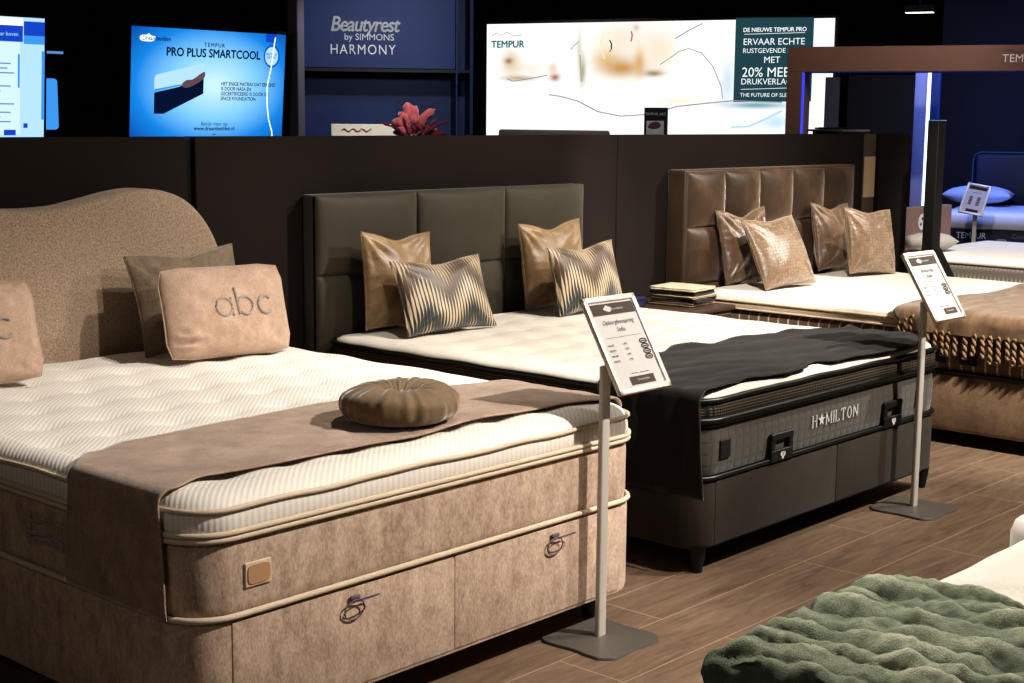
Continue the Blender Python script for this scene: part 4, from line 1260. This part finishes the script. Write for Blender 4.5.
def ln(pts, d, m, r=.006, nm='printed_line'):
    bm = nb(); q = [lp_(*p) for p in pts]; tube(bm, [(p[0], y-d, p[1]) for p in q], r, 6); return obj(nm, bm, m, pan, 180)
ln([(304, 165), (306, 205), (310, 246)], .008, G('backlit hair edge', (176, 178, 140), .9), .008); ln([(276, 150), (284, 138), (300, 126)], .008, G('backlit hair tip', (196, 200, 170), .9), .009)
ln([(392, 122), (398, 132), (398, 148), (393, 156)], .009, dark, .008); ln([(372, 108), (366, 128), (370, 156), (378, 178)], .009, skin2, .009)
ln([(457, 96), (460, 108), (457, 126)], .009, lip, .009)
ln([(85, 236), (105, 243), (150, 236), (205, 226)], .008, lineg, .006)
ln([(212, 284), (250, 290), (300, 304), (360, 336), (430, 350), (520, 345), (600, 322), (700, 312), (770, 306), (918, 312)], .008, lineg, .007)
ln([(545, 196), (570, 180), (600, 158), (630, 148), (670, 162), (704, 200), (732, 262), (738, 300)], .008, lineg, .005)
ln([(590, 118), (630, 94), (670, 74)], .008, lineg, .006)
ln([(766, 386), (820, 384), (870, 362), (918, 338)], .005, G('backlit pale teal', (176, 212, 226), 1.0), .012)
shp([(918, 68), (1068, 60), (1068, 300), (1006, 300)], .0015, G('backlit pale grey', (232, 238, 244), 1.1), s=False)
shp([(770, 58), (1006, 58), (1006, 310), (770, 310)], .006, teal, 'text_panel', False)
yy = y-.009
wt = G('backlit letters', (240, 244, 246), 1.0)
def lt(s_, px, py, size, mat=wt, **kw):
    p = lp_(px, py); return text(s_, size, (p[0], yy, p[1]), mat, pan, **kw)
lt('TEMPUR', 36, 142, .112, tealt, offset=.003, sx=1.02)
ln([(38, 108), (52, 98), (66, 106), (84, 96), (104, 108), (128, 104)], .008, lineg, .004, 'logo_mark')
lt('DE NIEUWE TEMPUR PRO', 793, 100, .062, offset=.002, sx=.98)
ln([(797, 107), (980, 103)], .009, wt, .003)
lt('ERVAAR ECHTE', 794, 139, .100, sx=.98); lt('RUSTGEVENDE SLAAP', 794, 163, .072, sx=.98)
lt('MET', 858, 193, .098); lt('20% MEER', 793, 234, .145, sx=.98)
lt('DRUKVERLAGING', 791, 257, .092, sx=.98)
ln([(792, 272), (975, 268)], .009, wt, .003)
lt('THE FUTURE OF SLEEP', 790, 294, .058)

# small black sign + grey headboard in front of the light box
sg = thing('counter_sign', 'small black display card in front of the bright poster', 'sign', T(-2.53, 3.80), TZ)
obj('board', bx(0, .27, 0, .03, 0, 1.715, .003, 1), M['black'], sg)
text('TEMPUR ARC', .042, (.135, -.004, 1.63), M['white_sign'], sg, 'CENTER', offset=.0008)
pc = rectf('picture', .03, .235, 1.30, 1.57, -.003, plain('pale picture', (205, 200, 200), .6), sg)
flat('picture', [(.05, 1.50), (.09, 1.55), (.17, 1.555), (.20, 1.52), (.17, 1.49), (.10, 1.48)], -.005, plain('brown picture', (90, 66, 60), .6), sg)
M['grey_lilac'] = plain('grey lilac fabric', (120, 108, 108), .9)
ghb = thing('display_headboard', 'low grey rounded headboard in front of the bright poster', 'headboard', T(-4.28, 3.7), TZ)
obj('panel', bx(0, 1.36, 0, .09, 0, 1.455, .03, 4), M['grey_lilac'], ghb, 60)

# portal frame
M['portal'] = plain('brown wood veneer', (118, 90, 76), .5)
pt = thing('portal_frame', 'brown wooden portal frame with blue light edge', 'frame', T(0, 0), TZ)
obj('post', bx(0, .125, 0, .30, 0, 1.98, .003, 1), M['portal'], pt)
obj('post', bx(3.2, 3.325, 0, .30, 0, 1.98, .003, 1), M['portal'], pt)
obj('beam', bx(0, 3.325, 0, .30, 1.98, 2.18, .003, 1), M['portal'], pt)
M['led'] = glow('blue white light strip', (196, 214, 255), 3.0)
M['led_blue'] = glow('blue light edge', (60, 70, 220), 1.3)
obj('light_edge', bx(.126, .138, -.002, .04, 0, 1.978), M['led_blue'], pt)
obj('light_edge', bx(.14, 3.19, -.001, .02, 1.970, 1.979), glow('dim blue light edge', (20, 26, 90), .8), pt)
text('TEMPUR', .085, (1.665, -.004, 2.050), M['white_sign'], pt)
bm = nb(); tube(bm, [(1.68+.04*i, -.004, 2.135+.015*math.sin(i*2.0)) for i in range(8)], .004, 6); obj('logo_mark', bm, M['grey_lilac'], pt)

# lit column with strip
col = thing('light_column', 'pale column with a vertical blue white light strip', 'light column', T(.86, 1.2), TZ)
M['col_face'] = plain('pale column face', (150, 160, 210), .6)
obj('column', bx(-.03, .076, 0, .12, 0, 2.02, .003, 1), M['col_face'], col)
obj('side', bx(.104, .17, 0, .12, 0, 2.02, .003, 1), M['cobalt'], col)
obj('light_strip', bx(.078, .10, -.01, .10, .0, 2.015, .004, 1), M['led'], col)
# dark blue back panel of the bed booth
M['night'] = plain('midnight blue panel', (5, 8, 26), .7)
struct('wall_booth', bx(0, 1, 0, .06, 0, 3.0), M['night'])
wb = bpy.data.objects['wall_booth']; wb.location = T(.70, 3.55); wb.rotation_euler = (0, 0, TZ); wb.scale = (4, 1, 1)

# beyond the light box: grey slab, black cabinet, counter
gs = thing('panel', 'grey brown upright slab seen through the wooden portal', 'panel', T(-.32, 2.9), TZ)
obj('slab', bx(0, .14, 0, .05, 0, 2.02, .004, 1), plain('grey brown slab', (100, 92, 84), .8), gs)
obj('foot', bx(.0, .14, -.05, .08, 0, .02), M['black'], gs)
bc = thing('cabinet', 'black upright cabinet inside the wooden portal', 'cabinet', T(-.13, 3.1), TZ)
obj('body', bx(0, .78, 0, .4, 0, 2.05, .004, 1), M['black'], bc)
obj('door', bx(.02, .76, -.015, 0, .05, 2.03, .003, 1), M['black'], bc)
ct = thing('counter', 'grey topped counter just behind the low dark wall', 'counter', (9.76, 5.60, 0))
obj('top', bx(-.16, .24, -.14, .16, 1.515, 1.53, .003, 1), plain('grey counter top', (150, 150, 154), .4), ct)
obj('body', bx(-.14, .22, -.10, .12, 0, 1.515), M['black'], ct)
dv = thing('keyboard', 'thin black device lying on the grey counter top', 'device', (9.80, 5.66, 1.531))
obj('body', bx(-.14, .15, -.05, .07, 0, .012, .004, 1), M['black'], dv)
obj('keys', bx(-.12, .13, -.04, .05, .012, .014), M['black_satin'], dv)

# black column between beds C and D
bcl = thing('pillar', 'black narrow pillar with lit top edge right of brown cushions', 'pillar', (9.32, 4.60, 0))
obj('shaft', bx(-.025, .085, -.03, .05, .012, 1.60, .004, 1), M['black'], bcl)
obj('lit_top_edge', bx(-.025, .085, -.03, .05, 1.60, 1.605), plain('painted blue light edge', (120, 150, 190), .4), bcl)  # light falling on the pillar top, put into the colour
bm = nb()
f0 = [bm.verts.new(p) for p in ((-.03, -.032, .75), (.09, -.032, .75), (.34, -.032, .52), (.34, -.032, .0), (-.03, -.032, 0))]
f1 = [bm.verts.new((v.co.x, .048, v.co.z)) for v in f0]
bm.faces.new(f0); bm.faces.new(list(reversed(f1)))
for k in range(5): bm.faces.new((f0[k], f1[k], f1[(k+1) % 5], f0[(k+1) % 5]))
obj('foot', bm, M['black'], bcl)

# bed D beyond: white mattress with ribbed grey border, beige headboard
bedD = thing('display_bed', 'low charcoal bed base under the grey ribbed mattress at the right edge', 'bed')
obj('base', slab(9.93, 11.50, 3.10, 5.20, .05, [(.05, .01), (.06, 0), (.33, 0), (.34, .01)], None, 3, 120), M['charcoal'], bedD, 50)
hbd = thing('headboard', 'plain mauve brown headboard with a round white sticker behind black pillar', 'headboard', (0, 0, 0))
obj('panel', bx(9.88, 11.02, 5.27, 5.36, 0, .948, .006, 2), plain('mauve brown panel', (150, 122, 112), .8), hbd)
legs(bedD, 10.05, 11.4, 3.3, 5.05, .052, M['black'])
rs = flat('round_sticker', [(10.515+.062*math.cos(2*PI*k/24), .835+.062*math.sin(2*PI*k/24)) for k in range(24)], 5.266, M['white_sign'], hbd)
for (dx, dz) in ((-.012, -.018), (.034, -.018), (.010, .024)):
    flat('print_dot', [(10.50+dx+.012*math.cos(2*PI*k/12), .835+dz+.012*math.sin(2*PI*k/12)) for k in range(12)], 5.262, M['black'], rs)
matD = thing('mattress', 'white mattress with grey ribbed border at the right edge', 'mattress')
obj('border', slab(9.90, 11.52, 3.08, 5.21, .06, [(.342, .01), (.36, 0), (.56, 0), (.585, .006), (.592, .02)], None, 4, 200), M['mesh_grey'], matD, 180)
obj('cover', slab(9.895, 11.525, 3.075, 5.215, .06, [(.592, .014), (.60, .002), (.62, .002), (.64, .02), (.645, .05)], None, 8, 200), M['white_c'], matD, 180)
def lying_pillow(name, label, loc, rz, w, d, t, mat, seed, group=None):
    root = thing(name, label, 'pillow', loc, rz, group)
    bm, seam = cushion(w, d, t, seed, pinch=.04, wrinkle=.006, n=30)
    bmesh.ops.rotate(bm, verts=bm.verts[:], cent=(0, 0, 0), matrix=Matrix.Rotation(-PI/2, 3, 'X'))
    for v in bm.verts: v.co.z += t/2*.98
    obj('cover', bm, mat, root, 180)
    return root
lying_pillow('pillow', 'cream pillow lying at the head of the low bed', (10.16, 4.88, .648), 0, .40, .32, .14, M['duvet'], 13)

# blue lit TEMPUR bed in the portal
fb = thing('display_bed', 'black bed base under the blue lit mattress beyond the portal', 'bed', T(1.10, 1.2), TZ)
M['bluehb'] = plain('black headboard', (8, 9, 16), .6)
obj('base', bx(0, 2.0, 0, 1.5, .08, .36, .02, 2), M['bluehb'], fb)
hbo = thing('headboard', 'black rounded headboard with faint blue rim in the blue booth', 'headboard', T(1.165, 1.2), TZ)
obj('panel', bx(0, 2.2, 1.54, 1.62, 0, 1.31, .05, 4), M['bluehb'], hbo, 60)
bm = nb(); tube(bm, [(.0, 1.535, .1), (.0, 1.535, 1.24), (.02, 1.535, 1.29), (.07, 1.535, 1.31), (1.9, 1.535, 1.31)], .005, 6); obj('edge_light', bm, glow('faint blue rim', (26, 84, 150), .7), hbo)
for x in (.1, 1.9):
    for yv in (.1, 1.4): obj('leg', bx(x-.03, x+.03, yv-.03, yv+.03, 0, .08), M['black'], fb)
fm = thing('mattress', 'blue lit white mattress with dark lettered border in the booth', 'mattress', T(1.10, 1.2), TZ)
o = obj('border', slab(0, 2.0, 0, 1.5, .08, [(.362, .01), (.38, 0), (.66, 0), (.68, .01)], None, 3, 120), plain('dark navy border', (16, 18, 34), .7), fm, 60)
text('TEMPUR', .075, (.14, -.004, .60), M['white_sign'], o, sx=.9)
text('Cooling', .06, (.60, -.004, .61), M['grey_lilac'], o, sx=.9)
M['bluecloth'] = plain('white bedding', (222, 226, 240), .9)
obj('cover', slab(-.01, 2.01, -.01, 1.51, .08, [(.68, .01), (.69, 0), (.79, 0), (.81, .02), (.815, .05)], lambda a, b: .012*noise.noise(Vector((a*4, b*4, 0))), 14, 160), M['bluecloth'], fm, 180)
obj('strap', bx(.48, .56, -.008, 0, .50, .60, .002, 1), M['gold'], fm)
pA = T(1.26, 2.25); pB = T(2.05, 2.24)
lying_pillow('pillow', 'blue lit white pillow leaning nearer the pillar in the booth', (pA[0], pA[1], .835), TZ, .62, .42, .17, M['bluecloth'], 14)
lying_pillow('pillow', 'blue lit white pillow farther right behind the small price stand', (pB[0], pB[1], .835), TZ+.05, .60, .40, .19, M['bluecloth'], 15)
# small stand in front of it
b = T(1.43, .85)
root = thing('sign_stand', 'grey price sign stand in front of the blue lit bed', 'sign stand', b, TZ)
obj('base', bx(-.13, .13, -.13, .13, 0, .012, .03, 3, True), M['base_metal'], root)
obj('pole', bx(-.017, .017, -.008, .008, .012, .90, .004, 2, True), M['alu'], root)
before = set(root.children)
sign(root, .20, .29, 3)
for c in list(root.children):
    if c not in before: c.matrix_local = Matrix.Translation((0, -.06, .84)) @ Matrix.Rotation(-.55, 4, 'X')
for ch in root.children:
    if ch not in before: ch.matrix_local = Matrix.Translation((-.03, -.10, .83)) @ Matrix.Rotation(.0, 4, 'Z') @ Matrix.Rotation(-.55, 4, 'X') @ Matrix.Rotation(.18, 4, 'Y')

# ceiling fixture glimpsed at the top
cf = thing('ceiling_spotlight', 'bright ceiling fixture glimpsed at the top edge of photo', 'ceiling light', (14.6, 7.46, 2.72), TZ)
obj('housing', bx(-.16, .16, -.05, .05, 0, .08, .01, 2), M['black'], cf)
obj('stem', bx(-.015, .015, -.015, .015, .08, .58), M['black'], cf)
obj('lamp_face', bx(-.14, .14, -.04, .04, -.006, 0), glow('lamp face', (255, 248, 230), 3.0), cf)

# ------------------------------------------------------------------ lights
def spot(x, y, z, tx, ty, tz, power, size=60, blend=.4, color=(1, .87, .72), r=.035, name='spot'):
    ld = bpy.data.lights.new(name, 'SPOT'); ld.energy = power; ld.spot_size = math.radians(size); ld.spot_blend = blend
    ld.color = color; ld.shadow_soft_size = r
    o = bpy.data.objects.new(name, ld); C.objects.link(o); o.location = (x, y, z)
    o.rotation_euler = (Vector((tx, ty, tz))-Vector((x, y, z))).to_track_quat('-Z', 'Y').to_euler()
    return o
def area(loc, tgt, sx, sy, power, color):
    ld = bpy.data.lights.new('area', 'AREA'); ld.shape = 'RECTANGLE'; ld.size = sx; ld.size_y = sy; ld.energy = power; ld.color = color
    o = bpy.data.objects.new('area', ld); C.objects.link(o); o.location = loc
    o.rotation_euler = (Vector(tgt)-Vector(loc)).to_track_quat('-Z', 'Y').to_euler()
    return o
WARM = (1, .93, .85)
spot(4.15, .70, 3.1, 3.0, 3.0, .5, 600, 50, .7, WARM, .035, 'spot over foot of beige bed')
spot(3.85, 3.00, 3.1, 3.0, 4.3, .7, 150, 75, .6, WARM, .03, 'spot over head of beige bed')
spot(6.9, 1.7, 3.1, 5.3, 4.0, .7, 320, 54, .6, WARM, .035, 'spot over charcoal bed')
spot(5.75, 3.05, 3.1, 5.05, 4.5, .7, 200, 75, .6, WARM, .03, 'spot over head of charcoal bed')
spot(9.3, 1.9, 3.1, 7.9, 3.6, .7, 400, 50, .5, WARM, .035, 'spot over right bed')
spot(8.5, 3.0, 3.1, 7.7, 4.3, .7, 190, 75, .6, WARM, .03, 'spot over head of right bed')
spot(6.0, .6, 3.1, 7.2, 3.0, .3, 760, 36, .7, WARM, .035, 'spot on side of right bed')
spot(5.9, .7, 3.1, 5.6, 2.3, 0, 640, 80, .8, WARM, .08, 'spot over aisle')
spot(3.9, 2.4, 3.1, 3.2, 1.0, .5, 660, 60, .8, WARM, .05, 'spot over foreground bed')
spot(4.9, 2.7, 3.1, 7.1, 4.9, .9, 620, 36, .6, WARM, .035, 'spot from left on brown headboard')
spot(8.4, 3.9, 3.1, 9.4, 5.0, 1.2, 50, 36, .8, WARM, .06, 'spot on partition end')
spot(8.0, 3.3, 3.1, 10.2, 4.2, .6, 780, 44, .8, WARM, .06, 'spot over far bed')
spot(7.0, 6.6, 3.1, 7.6, 8.3, 2.0, 90, 70, .8, (.9, .93, 1), .06, 'spot on blue display')
spot(7.0, 7.0, 2.2, 7.7, 8.5, 1.7, 25, 70, .8, (.9, .93, 1), .06, 'fill below blue shelf')  # added fill in mid-air, lifts the panel below the shelf
q = T(-3.4, 2.4); q2 = T(-3.4, 3.7); spot(q[0], q[1], 3.0, q2[0], q2[1], 1.5, 60, 110, .8, WARM, .06, 'fill on grey headboard')  # added fill for the otherwise unlit headboard and card
spot(6.9, 6.5, 3.1, 7.5, 7.7, 1.5, 60, 40, .8, WARM, .06, 'spot on bouquet')
spot(6.8, 6.7, 3.1, 6.27, 7.5, 1.7, 30, 40, .8, (.95, .93, 1), .06, 'fill on lilac post')  # added fill to brighten the post, no lamp modelled
spot(9.4, 4.6, 3.2, 11.0, 6.0, 2.0, 130, 80, .9, (1, .84, .78), .06, 'spot on portal')
p = T(1.7, .9); area((p[0], p[1], 2.5), (p[0]+.8, p[1]+.1, .7), 1.0, .3, 44, (.30, .42, 1))
p = T(1.12, 2.4); area((p[0], p[1], 1.6), (p[0]+.7, p[1]-.4, 1.3), .1, 1.0, 4, (.04, .12, 1))
area((3.5, .8, 3.2), (3.5, 3.2, 0), 5, 2.5, 12, (1, .92, .84))  # added weak overhead fill, not a fixture
area((-1.2, 1.6, 2.6), (2.0, 3.2, .5), 1.2, 1.2, 12, (1, .90, .80))  # added soft fill for the left side of the beige bed

w = bpy.data.worlds.new('World'); bpy.context.scene.world = w; w.use_nodes = True
w.node_tree.nodes['Background'].inputs[0].default_value = (1, .88, .78, 1)
w.node_tree.nodes['Background'].inputs[1].default_value = .012

# ------------------------------------------------------------------ camera
cam = bpy.data.cameras.new('camera'); co = bpy.data.objects.new('camera', cam); C.objects.link(co)
yaw, pit, rol, fpx = 0.8372134, 0.1507428, 0.0095803, 1480.0
fw = Vector((math.sin(yaw)*math.cos(pit), math.cos(yaw)*math.cos(pit), -math.sin(pit)))
r_ = fw.cross(Vector((0, 0, 1))).normalized(); u_ = r_.cross(fw)
r2 = r_*math.cos(rol)+u_*math.sin(rol); u2 = -r_*math.sin(rol)+u_*math.cos(rol)
m = Matrix((r2, u2, -fw)).transposed().to_4x4(); m.translation = (0, 0, 1.6)
co.matrix_world = m
cam.sensor_width = 36; cam.lens = fpx/1024*36; cam.clip_start = .05
bpy.context.scene.camera = co
sc = bpy.context.scene
sc.view_settings.view_transform = 'Standard'
sc.view_settings.look = 'Medium High Contrast'
sc.view_settings.exposure = 0
